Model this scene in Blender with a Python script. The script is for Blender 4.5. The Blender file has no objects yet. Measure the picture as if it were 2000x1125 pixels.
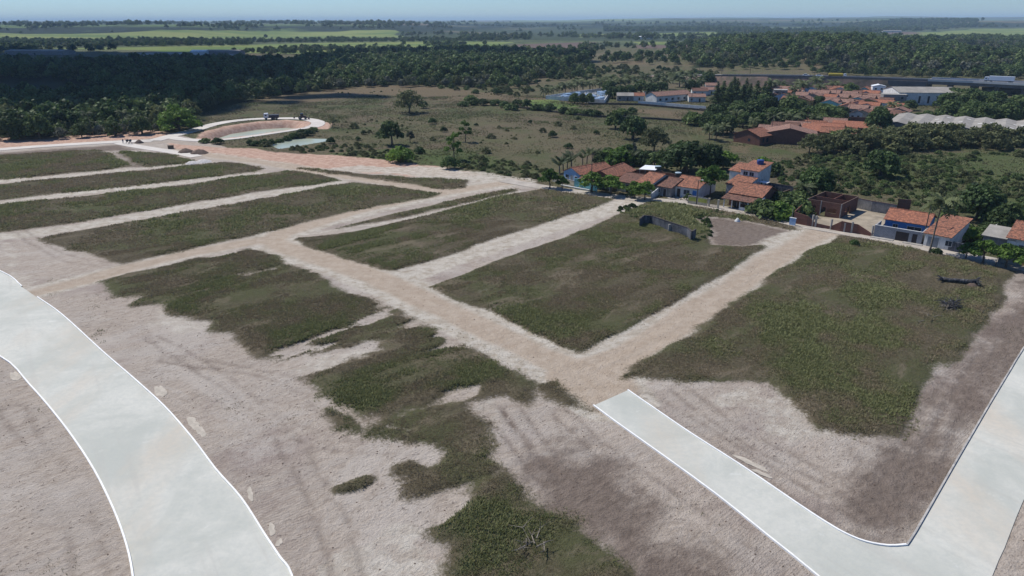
import bpy, math, random
import numpy as np
from mathutils import Vector, Matrix
HAZE = 9e-5
rng = np.random.default_rng(7)
random.seed(7)
scene = bpy.context.scene
COL = scene.collection
# ------------------------------------------------------------------ camera geometry (2000x1125 photo pixels -> ground points)
H = 42.0; F = 1351.0; YH = 41.0
P = math.atan((562.5 - YH) / F); ROLL = math.radians(0.15)
CP, SP, CR, SR = math.cos(P), math.sin(P), math.cos(ROLL), math.sin(ROLL)
def G(px, py, z=0.0):
    dx = px - 1000; dy = py - 562.5
    u = dx * CR - dy * SR; v = dx * SR + dy * CR
    t = (H - z) / (F * SP + v * CP)
    return (u * t, (F * CP - v * SP) * t)
def zc(x, y): return y * CP + H * SP            # depth along the view axis
def poly(pts, z=0.0): return np.array([G(a, b, z) for a, b in pts])
cam_d = bpy.data.cameras.new('camera'); cam = bpy.data.objects.new('camera', cam_d); COL.objects.link(cam)
cam.location = (0, 0, H)
cam.rotation_euler = (Matrix.Rotation(math.pi / 2 - P, 3, 'X') @ Matrix.Rotation(-ROLL, 3, 'Z')).to_euler()
cam_d.sensor_width = 36; cam_d.lens = 36 * F / 2000; cam_d.clip_start = 0.5; cam_d.clip_end = 90000
scene.camera = cam
# ------------------------------------------------------------------ light
SUN_EL = math.radians(54); SUN_AZ = math.radians(-52)      # azimuth measured from +Y towards +X
sdir = Vector((math.sin(SUN_AZ) * math.cos(SUN_EL), math.cos(SUN_AZ) * math.cos(SUN_EL), math.sin(SUN_EL)))
sd = bpy.data.lights.new('sun', 'SUN'); sd.energy = 4.6; sd.angle = math.radians(0.5); sd.color = (1, 0.955, 0.88)
so = bpy.data.objects.new('sun', sd); COL.objects.link(so)
so.rotation_euler = (-sdir).to_track_quat('-Z', 'Y').to_euler(); so.location = (0, 0, 300)
W = bpy.data.worlds.new('World'); scene.world = W; W.use_nodes = True
wn = W.node_tree.nodes; wl = W.node_tree.links
bg = wn['Background']; sky = wn.new('ShaderNodeTexSky'); sky.sky_type = 'NISHITA'; sky.sun_disc = False
sky.sun_elevation = SUN_EL; sky.sun_rotation = SUN_AZ
sky.air_density = 1.0; sky.dust_density = 0.0; sky.ozone_density = 6.0; sky.altitude = 100
tn = wn.new('ShaderNodeMix'); tn.data_type = 'RGBA'; tn.blend_type = 'MULTIPLY'; tn.inputs[0].default_value = 1; tn.inputs[7].default_value = (0.84, 1.06, 1.36, 1)
wl.new(sky.outputs[0], tn.inputs[6]); wl.new(tn.outputs[2], bg.inputs[0]); bg.inputs[1].default_value = 0.075
scene.view_settings.view_transform = 'Standard'; scene.view_settings.look = 'None'
scene.view_settings.gamma = 1; scene.view_settings.exposure = 0.12; scene.view_settings.use_curve_mapping = False
scene.render.engine = 'CYCLES'
scene.cycles.max_bounces = 5; scene.cycles.volume_bounces = 0; scene.cycles.transparent_max_bounces = 6
# ------------------------------------------------------------------ materials
def newmat(name):
    m = bpy.data.materials.new(name); m.use_nodes = True
    return m, m.node_tree.nodes, m.node_tree.links, m.node_tree.nodes['Principled BSDF']
def nz(n, l, scale, detail=4, rough=0.6, vec=None, dist=0.0):
    t = n.new('ShaderNodeTexNoise'); t.inputs['Scale'].default_value = scale
    t.inputs['Detail'].default_value = detail; t.inputs['Roughness'].default_value = rough
    t.inputs['Distortion'].default_value = dist
    if vec is not None: l.new(vec, t.inputs['Vector'])
    return t.outputs[0]
def mth(n, l, op, a, b=None, clamp=False):
    t = n.new('ShaderNodeMath'); t.operation = op; t.use_clamp = clamp
    for i, v in enumerate((a, b)):
        if v is None: continue
        if isinstance(v, (int, float)): t.inputs[i].default_value = v
        else: l.new(v, t.inputs[i])
    return t.outputs[0]
def rmp(n, l, v, a, b, lo=0.0, hi=1.0):
    t = n.new('ShaderNodeMapRange'); t.interpolation_type = 'SMOOTHSTEP'
    l.new(v, t.inputs[0]); t.inputs[1].default_value = a; t.inputs[2].default_value = b
    t.inputs[3].default_value = lo; t.inputs[4].default_value = hi
    return t.outputs[0]
def mix(n, l, f, a, b):
    t = n.new('ShaderNodeMix'); t.data_type = 'RGBA'
    for s, v in ((t.inputs[0], f), (t.inputs[6], a), (t.inputs[7], b)):
        if isinstance(v, (int, float)): s.default_value = v
        elif isinstance(v, tuple): s.default_value = (*v[:3], 1)
        else: l.new(v, s)
    return t.outputs[2]
def coord(n, kind='Object'):
    return n.new('ShaderNodeTexCoord').outputs[kind]
def mapping(n, l, vec, rot=0, scale=(1, 1, 1)):
    t = n.new('ShaderNodeMapping'); l.new(vec, t.inputs[0]); t.inputs[2].default_value = (0, 0, rot); t.inputs[3].default_value = scale
    return t.outputs[0]
def pos(n): return n.new('ShaderNodeNewGeometry').outputs['Position']
def bump(n, l, h, strength, dist, bs):
    t = n.new('ShaderNodeBump'); t.inputs['Strength'].default_value = strength; t.inputs['Distance'].default_value = dist
    l.new(h, t.inputs['Height']); l.new(t.outputs[0], bs.inputs['Normal'])
def simple(name, c, rough=0.8, var=0.25, scale=1.2, metal=0.0, dark=None, streak=None):
    m, n, l, b = newmat(name); b.inputs['Roughness'].default_value = rough; b.inputs['Metallic'].default_value = metal
    b.inputs['Specular IOR Level'].default_value = 0.25
    v = coord(n)
    f = rmp(n, l, nz(n, l, scale, 6, 0.7, v), 0.3, 0.7)
    d = dark or tuple(x * (1 - var) for x in c)
    c2 = mix(n, l, f, d, tuple(min(1, x * (1 + var * 0.4)) for x in c))
    if streak:
        f2 = rmp(n, l, nz(n, l, 1.5, 5, 0.7, mapping(n, l, v, 0, (2, 2, 0.25))), 0.5, 0.75)
        c2 = mix(n, l, f2, c2, streak)
    l.new(c2, b.inputs['Base Color'])
    return m
def tile_mat(name, c, dark, amt=0.5):
    m, n, l, b = newmat(name); b.inputs['Roughness'].default_value = 0.9; b.inputs['Specular IOR Level'].default_value = 0.15
    v = coord(n)
    a = rmp(n, l, nz(n, l, 1.9, 5, 0.85, v), 0.52 - 0.12 * amt, 0.56)
    bb = rmp(n, l, nz(n, l, 0.55, 3, 0.6, v), 0.35, 0.7)
    c1 = mix(n, l, a, dark, c)
    c2 = mix(n, l, mth(n, l, 'MULTIPLY', bb, 0.45), c1, tuple(x * 0.6 for x in c))
    w = n.new('ShaderNodeTexWave'); w.inputs['Scale'].default_value = 1.5; w.bands_direction = 'X'; l.new(v, w.inputs[0])
    w2 = n.new('ShaderNodeTexWave'); w2.inputs['Scale'].default_value = 0.9; w2.bands_direction = 'Y'; l.new(v, w2.inputs[0])
    c3 = mix(n, l, rmp(n, l, w.outputs[1], 0.1, 0.5, 0.35, 0.0), c2, tuple(x * 0.5 for x in dark))
    l.new(c3, b.inputs['Base Color'])
    bump(n, l, mth(n, l, 'ADD', w.outputs[1], mth(n, l, 'MULTIPLY', w2.outputs[1], 0.4)), 0.6, 0.08, b)
    return m
def brick_mat(name, c1, c2, mortar, sc=1.0):
    m, n, l, b = newmat(name); b.inputs['Roughness'].default_value = 0.92; b.inputs['Specular IOR Level'].default_value = 0.15
    v = coord(n)
    sep = n.new('ShaderNodeSeparateXYZ'); l.new(v, sep.inputs[0])
    comb = n.new('ShaderNodeCombineXYZ'); l.new(mth(n, l, 'ADD', sep.outputs[0], sep.outputs[1]), comb.inputs[0]); l.new(sep.outputs[2], comb.inputs[1])
    br = n.new('ShaderNodeTexBrick'); l.new(comb.outputs[0], br.inputs[0]); br.inputs['Scale'].default_value = sc
    br.inputs['Brick Width'].default_value = 0.4; br.inputs['Row Height'].default_value = 0.2; br.inputs['Mortar Size'].default_value = 0.02
    br.inputs['Color1'].default_value = (*c1, 1); br.inputs['Color2'].default_value = (*c2, 1); br.inputs['Mortar'].default_value = (*mortar, 1)
    f = rmp(n, l, nz(n, l, 0.9, 6, 0.7, v), 0.45, 0.7)
    l.new(mix(n, l, mth(n, l, 'MULTIPLY', f, 0.5), br.outputs[0], tuple(x * 0.45 for x in c1)), b.inputs['Base Color'])
    return m
def leaf_mat(name, dark, light, transl=0.3, var=0.75):
    m, n, l, b = newmat(name); b.inputs['Roughness'].default_value = 0.65; b.inputs['Specular IOR Level'].default_value = 0.2
    at = n.new('ShaderNodeAttribute'); at.attribute_name = 'tint'
    oi = n.new('ShaderNodeObjectInfo')
    f = mth(n, l, 'ADD', at.outputs['Fac'], mth(n, l, 'MULTIPLY', mth(n, l, 'SUBTRACT', oi.outputs['Random'], 0.5), var), True)
    c = mix(n, l, f, dark, light)
    l.new(c, b.inputs['Base Color'])
    tr = n.new('ShaderNodeBsdfTranslucent'); l.new(c, tr.inputs[0])
    ms = n.new('ShaderNodeMixShader'); ms.inputs[0].default_value = transl
    l.new(b.outputs[0], ms.inputs[1]); l.new(tr.outputs[0], ms.inputs[2])
    l.new(ms.outputs[0], n['Material Output'].inputs[0])
    return m
M = {}
M['white'] = simple('white_paint', (0.62, 0.63, 0.62), 0.7, 0.25, 0.6, streak=(0.35, 0.34, 0.32))
M['kerbw'] = simple('white_kerb_paint', (0.8, 0.8, 0.78), 0.7, 0.12, 0.8)
M['kerbg'] = simple('grey_kerb', (0.42, 0.40, 0.37), 0.85, 0.35, 0.8)
M['cream'] = simple('cream_paint', (0.5, 0.44, 0.33), 0.8, 0.3, 0.7, streak=(0.2, 0.18, 0.15))
M['blue'] = simple('light_blue_paint', (0.36, 0.50, 0.68), 0.7, 0.2, 0.7)
M['deep'] = simple('strong_blue_paint', (0.07, 0.20, 0.48), 0.7, 0.2, 0.7)
M['turq'] = simple('turquoise_paint', (0.25, 0.55, 0.56), 0.7, 0.25, 0.7)
M['yellow'] = simple('yellow_green_paint', (0.44, 0.44, 0.10), 0.8, 0.25, 0.9)
M['ochre'] = simple('ochre_paint', (0.42, 0.30, 0.12), 0.8, 0.25, 0.9)
M['pink'] = simple('pink_paint', (0.5, 0.33, 0.28), 0.8, 0.25, 0.9)
M['grey'] = simple('grey_render', (0.26, 0.25, 0.24), 0.9, 0.4, 0.7, streak=(0.10, 0.10, 0.10))
M['weather'] = simple('mouldy_wall', (0.11, 0.115, 0.13), 0.92, 0.65, 0.55, dark=(0.022, 0.025, 0.03), streak=(0.24, 0.245, 0.26))
M['conc'] = simple('bare_concrete', (0.33, 0.315, 0.29), 0.9, 0.25, 0.7)
M['darkgate'] = simple('dark_steel', (0.045, 0.035, 0.035), 0.5, 0.3, 1.0)
M['greygate'] = simple('grey_steel', (0.22, 0.24, 0.26), 0.5, 0.2, 1.0)
M['glass'] = simple('dark_window', (0.035, 0.045, 0.06), 0.25, 0.3, 1.0)
M['wood'] = simple('weathered_wood', (0.16, 0.12, 0.09), 0.9, 0.4, 2.0)
M['pole'] = simple('pole_wood', (0.10, 0.085, 0.075), 0.9, 0.4, 2.0)
M['deadwood'] = simple('bleached_branches', (0.23, 0.20, 0.16), 0.9, 0.4, 2.0)
M['char'] = simple('dark_log', (0.045, 0.045, 0.05), 0.8, 0.5, 2.0, streak=(0.2, 0.2, 0.21))
M['bark'] = simple('bark', (0.13, 0.105, 0.085), 0.95, 0.4, 3.0)
M['palmbark'] = simple('palm_bark', (0.20, 0.165, 0.13), 0.95, 0.4, 3.0)
M['fibro'] = simple('cement_sheet_roof', (0.30, 0.28, 0.25), 0.9, 0.3, 0.25, streak=(0.2, 0.185, 0.165))
M['skylight'] = simple('translucent_panel', (0.62, 0.6, 0.55), 0.6, 0.2, 0.6)
M['metal'] = simple('white_sheet_metal', (0.75, 0.76, 0.78), 0.45, 0.1, 0.6)
M['tank'] = simple('blue_plastic', (0.03, 0.07, 0.25), 0.45, 0.2, 1.0)
M['tankd'] = simple('dark_plastic_tank', (0.045, 0.06, 0.065), 0.5, 0.2, 1.0)
M['tanklid'] = simple('pale_plastic_lid', (0.4, 0.5, 0.55), 0.5, 0.2, 1.0)
M['rubber'] = simple('rubber', (0.02, 0.02, 0.02), 0.8, 0.3, 2.0)
M['carwhite'] = simple('white_car_paint', (0.75, 0.76, 0.78), 0.3, 0.05, 1.0)
M['cardark'] = simple('dark_truck_bed', (0.05, 0.055, 0.075), 0.5, 0.3, 1.0)
M['tanker'] = simple('yellow_tank_paint', (0.42, 0.33, 0.05), 0.4, 0.2, 0.8)
M['digger'] = simple('dusty_digger_paint', (0.12, 0.07, 0.05), 0.6, 0.3, 1.0)
M['solar'] = simple('blue_panel', (0.06, 0.09, 0.17), 0.3, 0.2, 1.0)
M['deck'] = simple('viaduct_concrete', (0.50, 0.50, 0.50), 0.8, 0.2, 0.05)
M['pierc'] = simple('viaduct_pier', (0.12, 0.12, 0.13), 0.9, 0.3, 0.1)
M['stone'] = simple('dark_stone', (0.07, 0.06, 0.055), 0.95, 0.5, 0.5)
M['retain'] = simple('red_stone_retaining_wall', (0.20, 0.135, 0.11), 0.95, 0.5, 0.15, dark=(0.10, 0.09, 0.065))
M['skin'] = simple('skin', (0.2, 0.11, 0.07), 0.6); M['cloth'] = simple('work_clothes', (0.07, 0.09, 0.16), 0.9)
M['tile'] = tile_mat('clay_tiles', (0.42, 0.185, 0.115), (0.12, 0.07, 0.055), 0.75)
M['tileold'] = tile_mat('old_clay_tiles', (0.25, 0.13, 0.095), (0.06, 0.045, 0.04), 1.0)
M['tilenew'] = tile_mat('fresh_clay_tiles', (0.48, 0.20, 0.12), (0.22, 0.10, 0.07), 0.4)
M['tilefar'] = tile_mat('dusty_clay_tiles', (0.40, 0.23, 0.175), (0.17, 0.11, 0.09), 0.6)
M['brick'] = brick_mat('hollow_red_brick', (0.20, 0.085, 0.06), (0.14, 0.065, 0.05), (0.15, 0.11, 0.09))
M['block'] = brick_mat('grey_block', (0.36, 0.36, 0.37), (0.30, 0.30, 0.315), (0.20, 0.20, 0.205))
M['leaf_dark'] = leaf_mat('leaf_dark', (0.024, 0.044, 0.016), (0.095, 0.150, 0.046))
M['leaf_mid'] = leaf_mat('leaf_mid', (0.046, 0.074, 0.026), (0.145, 0.200, 0.065))
M['leaf_olive'] = leaf_mat('leaf_olive', (0.065, 0.076, 0.034), (0.17, 0.185, 0.08))
M['leaf_grey'] = leaf_mat('leaf_grey', (0.075, 0.082, 0.058), (0.19, 0.20, 0.145))
M['leaf_bright'] = leaf_mat('leaf_bright', (0.05, 0.10, 0.018), (0.17, 0.27, 0.05), 0.35)
M['leaf_palm'] = leaf_mat('leaf_palm', (0.035, 0.055, 0.025), (0.14, 0.165, 0.07))
M['leaf_flower'] = leaf_mat('white_flowers', (0.5, 0.5, 0.46), (0.75, 0.75, 0.7))
M['grassblade'] = leaf_mat('grass_blades', (0.270, 0.215, 0.140), (0.200, 0.215, 0.090), 0.3, 0.0)
M['scrubblade'] = leaf_mat('dry_grass_blades', (0.150, 0.125, 0.078), (0.135, 0.155, 0.066), 0.25, 0.0)
def road_mat():
    m, n, l, b = newmat('pale_concrete_paving'); b.inputs['Roughness'].default_value = 0.85; b.inputs['Specular IOR Level'].default_value = 0.2
    p = pos(n)
    a = rmp(n, l, nz(n, l, 0.09, 6, 0.65, p, 0.4), 0.35, 0.65)
    t = rmp(n, l, nz(n, l, 0.06, 5, 0.6, mapping(n, l, p, 0.7, (1, 0.3, 1)), 0.2), 0.50, 0.68)
    f = rmp(n, l, nz(n, l, 1.1, 8, 0.75, p), 0.3, 0.75)
    w = rmp(n, l, nz(n, l, 0.25, 7, 0.75, p), 0.60, 0.75)
    c = mix(n, l, a, (0.41, 0.42, 0.375), (0.535, 0.53, 0.475))
    c = mix(n, l, mth(n, l, 'MULTIPLY', t, 0.75), c, (0.50, 0.435, 0.35))
    f = rmp(n, l, nz(n, l, 1.6, 8, 0.8, p), 0.40, 0.62); c = mix(n, l, mth(n, l, 'MULTIPLY', f, 0.32), c, (0.36, 0.38, 0.36))
    c = mix(n, l, mth(n, l, 'MULTIPLY', w, 0.55), c, (0.70, 0.70, 0.66))
    sp = rmp(n, l, nz(n, l, 0.9, 8, 0.85, p), 0.62, 0.70); c = mix(n, l, mth(n, l, 'MULTIPLY', sp, 0.4), c, (0.27, 0.25, 0.22))
    tk = rmp(n, l, nz(n, l, 0.5, 4, 0.6, mapping(n, l, mapping(n, l, p, 0.95), 0, (0.07, 1.2, 1)), 0.6), 0.55, 0.68); c = mix(n, l, mth(n, l, 'MULTIPLY', tk, 0.35), c, (0.40, 0.39, 0.35))
    # tyre-polished, dusty margins and casting joints
    l.new(c, b.inputs['Base Color'])
    bump(n, l, nz(n, l, 3, 6, 0.7, p), 0.25, 0.05, b)
    return m
M['road'] = road_mat()
M['roadfar'] = simple('dusty_concrete_paving', (0.56, 0.52, 0.47), 0.9, 0.15, 0.1)
M['street'] = simple('pale_street_paving', (0.40, 0.36, 0.31), 0.9, 0.25, 0.35)
M['asphalt'] = simple('highway_asphalt', (0.22, 0.22, 0.22), 0.9, 0.2, 0.1)
M['sand_yard'] = simple('trodden_sand', (0.33, 0.28, 0.21), 0.95, 0.35, 0.3)
def water_mat(c):
    m, n, l, b = newmat('pond_water'); b.inputs['Roughness'].default_value = 0.3; b.inputs['Specular IOR Level'].default_value = 0.35
    p = pos(n)
    l.new(mix(n, l, rmp(n, l, nz(n, l, 0.05, 3, 0.5, p), 0.4, 0.7), c, tuple(x * 1.25 for x in c)), b.inputs['Base Color'])
    bump(n, l, nz(n, l, 1.2, 3, 0.5, p), 0.2, 0.05, b)
    return m
M['water'] = water_mat((0.30, 0.335, 0.26))
M['heap'] = simple('soil_heap', (0.125, 0.09, 0.072), 0.95, 0.35, 0.8)
M['heapw'] = simple('pale_rubble', (0.5, 0.48, 0.46), 0.95, 0.4, 1.5)
# ------------------------------------------------------------------ mesh builder
def tagp(o, label=None, cat=None, group=None, kind=None):
    if label: o['label'] = label
    if cat: o['category'] = cat
    if group: o['group'] = group
    if kind: o['kind'] = kind
    return o
def empty(name, loc=(0, 0, 0), rz=0.0, **k):
    o = bpy.data.objects.new(name, None); COL.objects.link(o); o.location = loc; o.rotation_euler = (0, 0, rz)
    o.empty_display_size = 0.5
    return tagp(o, **k)
class MB:
    def __init__(s): s.v = []; s.f = []; s.m = []; s.mi = 0
    def poly(s, pts):
        i = len(s.v); s.v += [tuple(p) for p in pts]; s.f.append(tuple(range(i, i + len(pts)))); s.m.append(s.mi); return s
    def box(s, x0, y0, z0, x1, y1, z1):
        i = len(s.v)
        s.v += [(x0, y0, z0), (x1, y0, z0), (x1, y1, z0), (x0, y1, z0), (x0, y0, z1), (x1, y0, z1), (x1, y1, z1), (x0, y1, z1)]
        for q in ((0, 3, 2, 1), (4, 5, 6, 7), (0, 1, 5, 4), (1, 2, 6, 5), (2, 3, 7, 6), (3, 0, 4, 7)):
            s.f.append(tuple(i + k for k in q)); s.m.append(s.mi)
        return s
    def prism(s, pts, z0, z1):       # pts ccw outline; z0,z1 numbers or lists
        n = len(pts); i = len(s.v)
        a = z0 if hasattr(z0, '__len__') else [z0] * n; b = z1 if hasattr(z1, '__len__') else [z1] * n
        s.v += [(p[0], p[1], a[k]) for k, p in enumerate(pts)] + [(p[0], p[1], b[k]) for k, p in enumerate(pts)]
        s.f.append(tuple(i + k for k in reversed(range(n)))); s.f.append(tuple(i + n + k for k in range(n))); s.m += [s.mi] * 2
        for k in range(n):
            j = (k + 1) % n; s.f.append((i + k, i + j, i + n + j, i + n + k)); s.m.append(s.mi)
        return s
    def slab(s, q, t):               # quad q (4 pts, ccw seen from above), thickness t downwards
        n = len(q); i = len(s.v)
        s.v += [tuple(p) for p in q] + [(p[0], p[1], p[2] - t) for p in q]
        s.f.append(tuple(i + k for k in range(n))); s.f.append(tuple(i + n + k for k in reversed(range(n)))); s.m += [s.mi] * 2
        for k in range(n):
            j = (k + 1) % n; s.f.append((i + k, i + n + k, i + n + j, i + j)); s.m.append(s.mi)
        return s
    def tube(s, pts, rad, n=7):
        i = len(s.v); pts = [Vector(p) for p in pts]
        for k, p in enumerate(pts):
            d = (pts[min(k + 1, len(pts) - 1)] - pts[max(k - 1, 0)]).normalized()
            a = d.orthogonal().normalized() if abs(d.z) < 0.95 else Vector((1, 0, 0)); a = (a - d * a.dot(d)).normalized(); b = d.cross(a)
            r = rad[k] if hasattr(rad, '__len__') else rad
            for j in range(n):
                t = 2 * math.pi * j / n; s.v.append(tuple(p + a * (r * math.cos(t)) + b * (r * math.sin(t))))
        for k in range(len(pts) - 1):
            for j in range(n):
                q = (j + 1) % n; s.f.append((i + k * n + j, i + k * n + q, i + (k + 1) * n + q, i + (k + 1) * n + j)); s.m.append(s.mi)
        s.f.append(tuple(i + j for j in reversed(range(n)))); s.f.append(tuple(i + (len(pts) - 1) * n + j for j in range(n))); s.m += [s.mi] * 2
        return s
    def build(s, name, mats, parent=None, loc=None, rz=0.0, smooth=False):
        me = bpy.data.meshes.new(name); me.from_pydata(s.v, [], s.f)
        if not isinstance(mats, (list, tuple)): mats = [mats]
        for q in mats: me.materials.append(M[q] if isinstance(q, str) else q)
        if len(mats) > 1: me.polygons.foreach_set('material_index', s.m)
        if smooth: me.shade_smooth()
        me.update(); o = bpy.data.objects.new(name, me); COL.objects.link(o)
        if parent: o.parent = parent
        if loc is not None: o.location = loc
        o.rotation_euler = (0, 0, rz)
        return o
def npmesh(name, V, Fa, mats, tint=None, smooth=False, cols=None):
    """V (n,3); Fa (m,k) all faces the same size."""
    me = bpy.data.meshes.new(name); V = np.asarray(V, np.float32); Fa = np.asarray(Fa, np.int32); m, k = Fa.shape
    me.vertices.add(len(V)); me.vertices.foreach_set('co', V.ravel())
    me.loops.add(m * k); me.loops.foreach_set('vertex_index', Fa.ravel())
    me.polygons.add(m); me.polygons.foreach_set('loop_start', np.arange(0, m * k, k, dtype=np.int32))
    try: me.polygons.foreach_set('loop_total', np.full(m, k, np.int32))
    except Exception: pass
    me.update(calc_edges=True)
    for q in mats: me.materials.append(M[q] if isinstance(q, str) else q)
    if tint is not None:
        a = me.attributes.new('tint', 'FLOAT', 'POINT'); a.data.foreach_set('value', np.asarray(tint, np.float32))
    if cols:
        for nm, arr in cols.items():
            a = me.attributes.new(nm, 'FLOAT_COLOR', 'POINT'); a.data.foreach_set('color', np.asarray(arr, np.float32).ravel())
    if smooth: me.shade_smooth()
    me.validate()
    return me
def link(name, me, parent=None, loc=(0, 0, 0), **k):
    o = bpy.data.objects.new(name, me); COL.objects.link(o); o.location = loc
    if parent: o.parent = parent
    return tagp(o, **k)
# ------------------------------------------------------------------ numpy noise
def vnoise(x, y, seed=0):
    xi = np.floor(x).astype(np.int64); yi = np.floor(y).astype(np.int64); fx = x - xi; fy = y - yi
    fx = fx * fx * (3 - 2 * fx); fy = fy * fy * (3 - 2 * fy)
    def h(a, b):
        q = (a * 374761393 + b * 668265263 + seed * 1442695041) & 0xffffffff
        q = ((q ^ (q >> 13)) * 1274126177) & 0xffffffff
        return ((q ^ (q >> 16)) & 0xffff) / 65535.0
    return (h(xi, yi) * (1 - fx) + h(xi + 1, yi) * fx) * (1 - fy) + (h(xi, yi + 1) * (1 - fx) + h(xi + 1, yi + 1) * fx) * fy
def fbm(x, y, s, oct=4, seed=0):
    r = 0; a = 1; t = 0
    for o in range(oct):
        r = r + a * vnoise(x / s + 17.3 * o, y / s - 9.1 * o, seed + o); t += a; a *= 0.55; s *= 0.5
    return r / t * 2 - 1          # about -0.7..0.7
def sst(a, b, v):
    t = np.clip((v - a) / (b - a), 0, 1); return t * t * (3 - 2 * t)
def sdpoly(X, Y, pg):
    d2 = np.full(X.shape, 1e18); ins = np.zeros(X.shape, bool); n = len(pg)
    for i in range(n):
        ax, ay = pg[i]; bx, by = pg[(i + 1) % n]; ex, ey = bx - ax, by - ay
        t = np.clip(((X - ax) * ex + (Y - ay) * ey) / (ex * ex + ey * ey + 1e-9), 0, 1)
        d2 = np.minimum(d2, (X - ax - t * ex) ** 2 + (Y - ay - t * ey) ** 2)
        c = (ay > Y) != (by > Y)
        with np.errstate(all='ignore'): xc = (bx - ax) * (Y - ay) / (by - ay + 1e-12) + ax
        ins ^= c & (X < xc)
    return np.sqrt(d2) * np.where(ins, 1, -1)
def sdline(X, Y, pg, w):
    d2 = np.full(X.shape, 1e18)
    for i in range(len(pg) - 1):
        ax, ay = pg[i]; bx, by = pg[i + 1]; ex, ey = bx - ax, by - ay
        t = np.clip(((X - ax) * ex + (Y - ay) * ey) / (ex * ex + ey * ey + 1e-9), 0, 1)
        d2 = np.minimum(d2, (X - ax - t * ex) ** 2 + (Y - ay - t * ey) ** 2)
    return w / 2 - np.sqrt(d2)
# ================================================================== GROUND
NW = lambda pts: poly(pts)
OUT = [(320, 20), (320, -250), (-500, -250), (-700, 150)]
soil_px = [(-900, 345), (-300, 285), (0, 272), (200, 264), (300, 255), (345, 262), (385, 275), (480, 296), (640, 306), (760, 318), (860, 328), (960, 345), (1040, 355), (1150, 379), (1300, 397), (1420, 412), (1560, 444), (1700, 468), (1800, 487), (2000, 524), (2300, 585)]
SOIL = np.vstack([NW(soil_px), np.array(OUT)])
AVE_L = [(-900, 430), (-400, 535), (-140, 640), (0, 695), (60, 752), (120, 822), (175, 900), (215, 975), (245, 1050), (262, 1125), (270, 1250), (262, 1500)]
AVE_R = [(-900, 360), (-400, 412), (-140, 478), (0, 530), (42, 560), (72, 581), (120, 615), (200, 688), (260, 740), (320, 795), (375, 858), (420, 918), (470, 975), (515, 1045), (545, 1090), (568, 1125), (600, 1250), (620, 1500)]
R1_L = [(1160, 792), (1210, 829), (1300, 893), (1400, 966), (1500, 1046), (1598, 1125), (1720, 1235), (1850, 1380)]
R1_R = [(1225, 763), (1290, 808), (1350, 849), (1450, 913), (1560, 988), (1612, 1022), (1650, 1044), (1690, 1060), (1735, 1068), (1773, 1066)]
R2_L = [(1773, 1066), (1790, 1040), (1830, 970), (1870, 900), (1905, 840), (1940, 780), (1975, 722), (2000, 681), (2080, 560), (2130, 490)]
R2_R = [(2030, 1380), (1990, 1250), (1938, 1125), (1962, 1070), (1985, 1010), (2012, 950), (2060, 860), (2150, 715), (2250, 575), (2290, 510)]
R2_R = [(1870, 1430), (1905, 1250), (1938, 1125), (1962, 1070), (1985, 1010), (2012, 950), (2060, 860), (2150, 715), (2250, 575), (2290, 510)]
def smooth_line(pts, sub=4):
    p = [np.array(G(*q)) for q in pts]; out = []
    for i in range(len(p) - 1):
        a = p[max(i - 1, 0)]; b = p[i]; c = p[i + 1]; d = p[min(i + 2, len(p) - 1)]
        for k in range(sub):
            t = k / sub
            out.append(0.5 * ((2 * b) + (c - a) * t + (2 * a - 5 * b + 4 * c - d) * t * t + (3 * b - a - 3 * c + d) * t ** 3))
    out.append(p[-1]); return np.array(out)
aveL, aveR = smooth_line(AVE_L), smooth_line(AVE_R)
r1L, r1R, r2L, r2R = smooth_line(R1_L, 2), smooth_line(R1_R, 3), smooth_line(R2_L, 2), smooth_line(R2_R, 2)
AVE = np.vstack([aveR, aveL[::-1]])
R12 = np.vstack([r1R, r2L[1:], r2R[::-1], r1L[::-1]])
STREET = [(985, 352), (1060, 365.5), (1150, 378), (1230, 387), (1300, 393), (1400, 405.5), (1480, 420), (1560, 438), (1630, 450), (1700, 463), (1800, 482), (1900, 502), (2000, 522), (2200, 566)]
street_w = smooth_line(STREET, 3)
POND = poly([(385, 270), (402, 260), (440, 249), (500, 240), (560, 236.5), (588, 238), (594, 244), (585, 249), (560, 253), (500, 262), (450, 268), (412, 271.5)])
POOL2 = poly([(530, 281), (545, 274), (590, 269), (638, 269.5), (645, 273), (600, 280), (545, 289)])
RING = [(300, 275), (322, 269), (345, 263), (380, 254), (420, 242.5), (460, 236), (500, 232.5), (540, 231.5), (580, 231.5), (606, 234), (621, 239), (618, 245), (606, 249)]
RING2 = [(606, 249), (585, 252), (560, 256), (500, 265), (460, 270.5), (415, 274)]
ROADF = [(-300, 322), (-60, 299), (0, 292), (100, 284.5), (230, 277), (300, 275)]
ROADF2 = [(330, 267), (355, 272), (395, 274.5)]
ROADF3 = [(232, 279), (262, 285), (300, 291), (345, 298), (385, 306)]
ringw, ring2w, rfw, rf2w, rf3w = [smooth_line(q, 4) for q in (RING, RING2, ROADF, ROADF2, ROADF3)]
lanes = {'A': [(-260, 388), (0, 354), (100, 347), (250, 332), (390, 318)], 'B': [(-260, 438), (0, 398), (150, 379), (300, 363), (505, 339)],
         'C': [(-260, 520), (0, 464), (130, 448), (300, 417), (480, 386), (600, 367), (665, 355)]}
T1 = [(1195, 778), (1150, 738), (1080, 705), (1000, 668), (900, 620), (800, 572), (740, 545), (640, 510), (560, 485), (532, 470), (545, 456), (600, 440), (700, 411), (800, 388), (880, 373), (960, 361), (1010, 354)]
T2 = [(880, 373), (800, 362), (720, 350), (640, 338), (560, 324), (480, 312), (400, 302), (340, 294)]
T3 = [(60, 573), (160, 549), (260, 521), (380, 493), (500, 470), (545, 463)]
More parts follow.
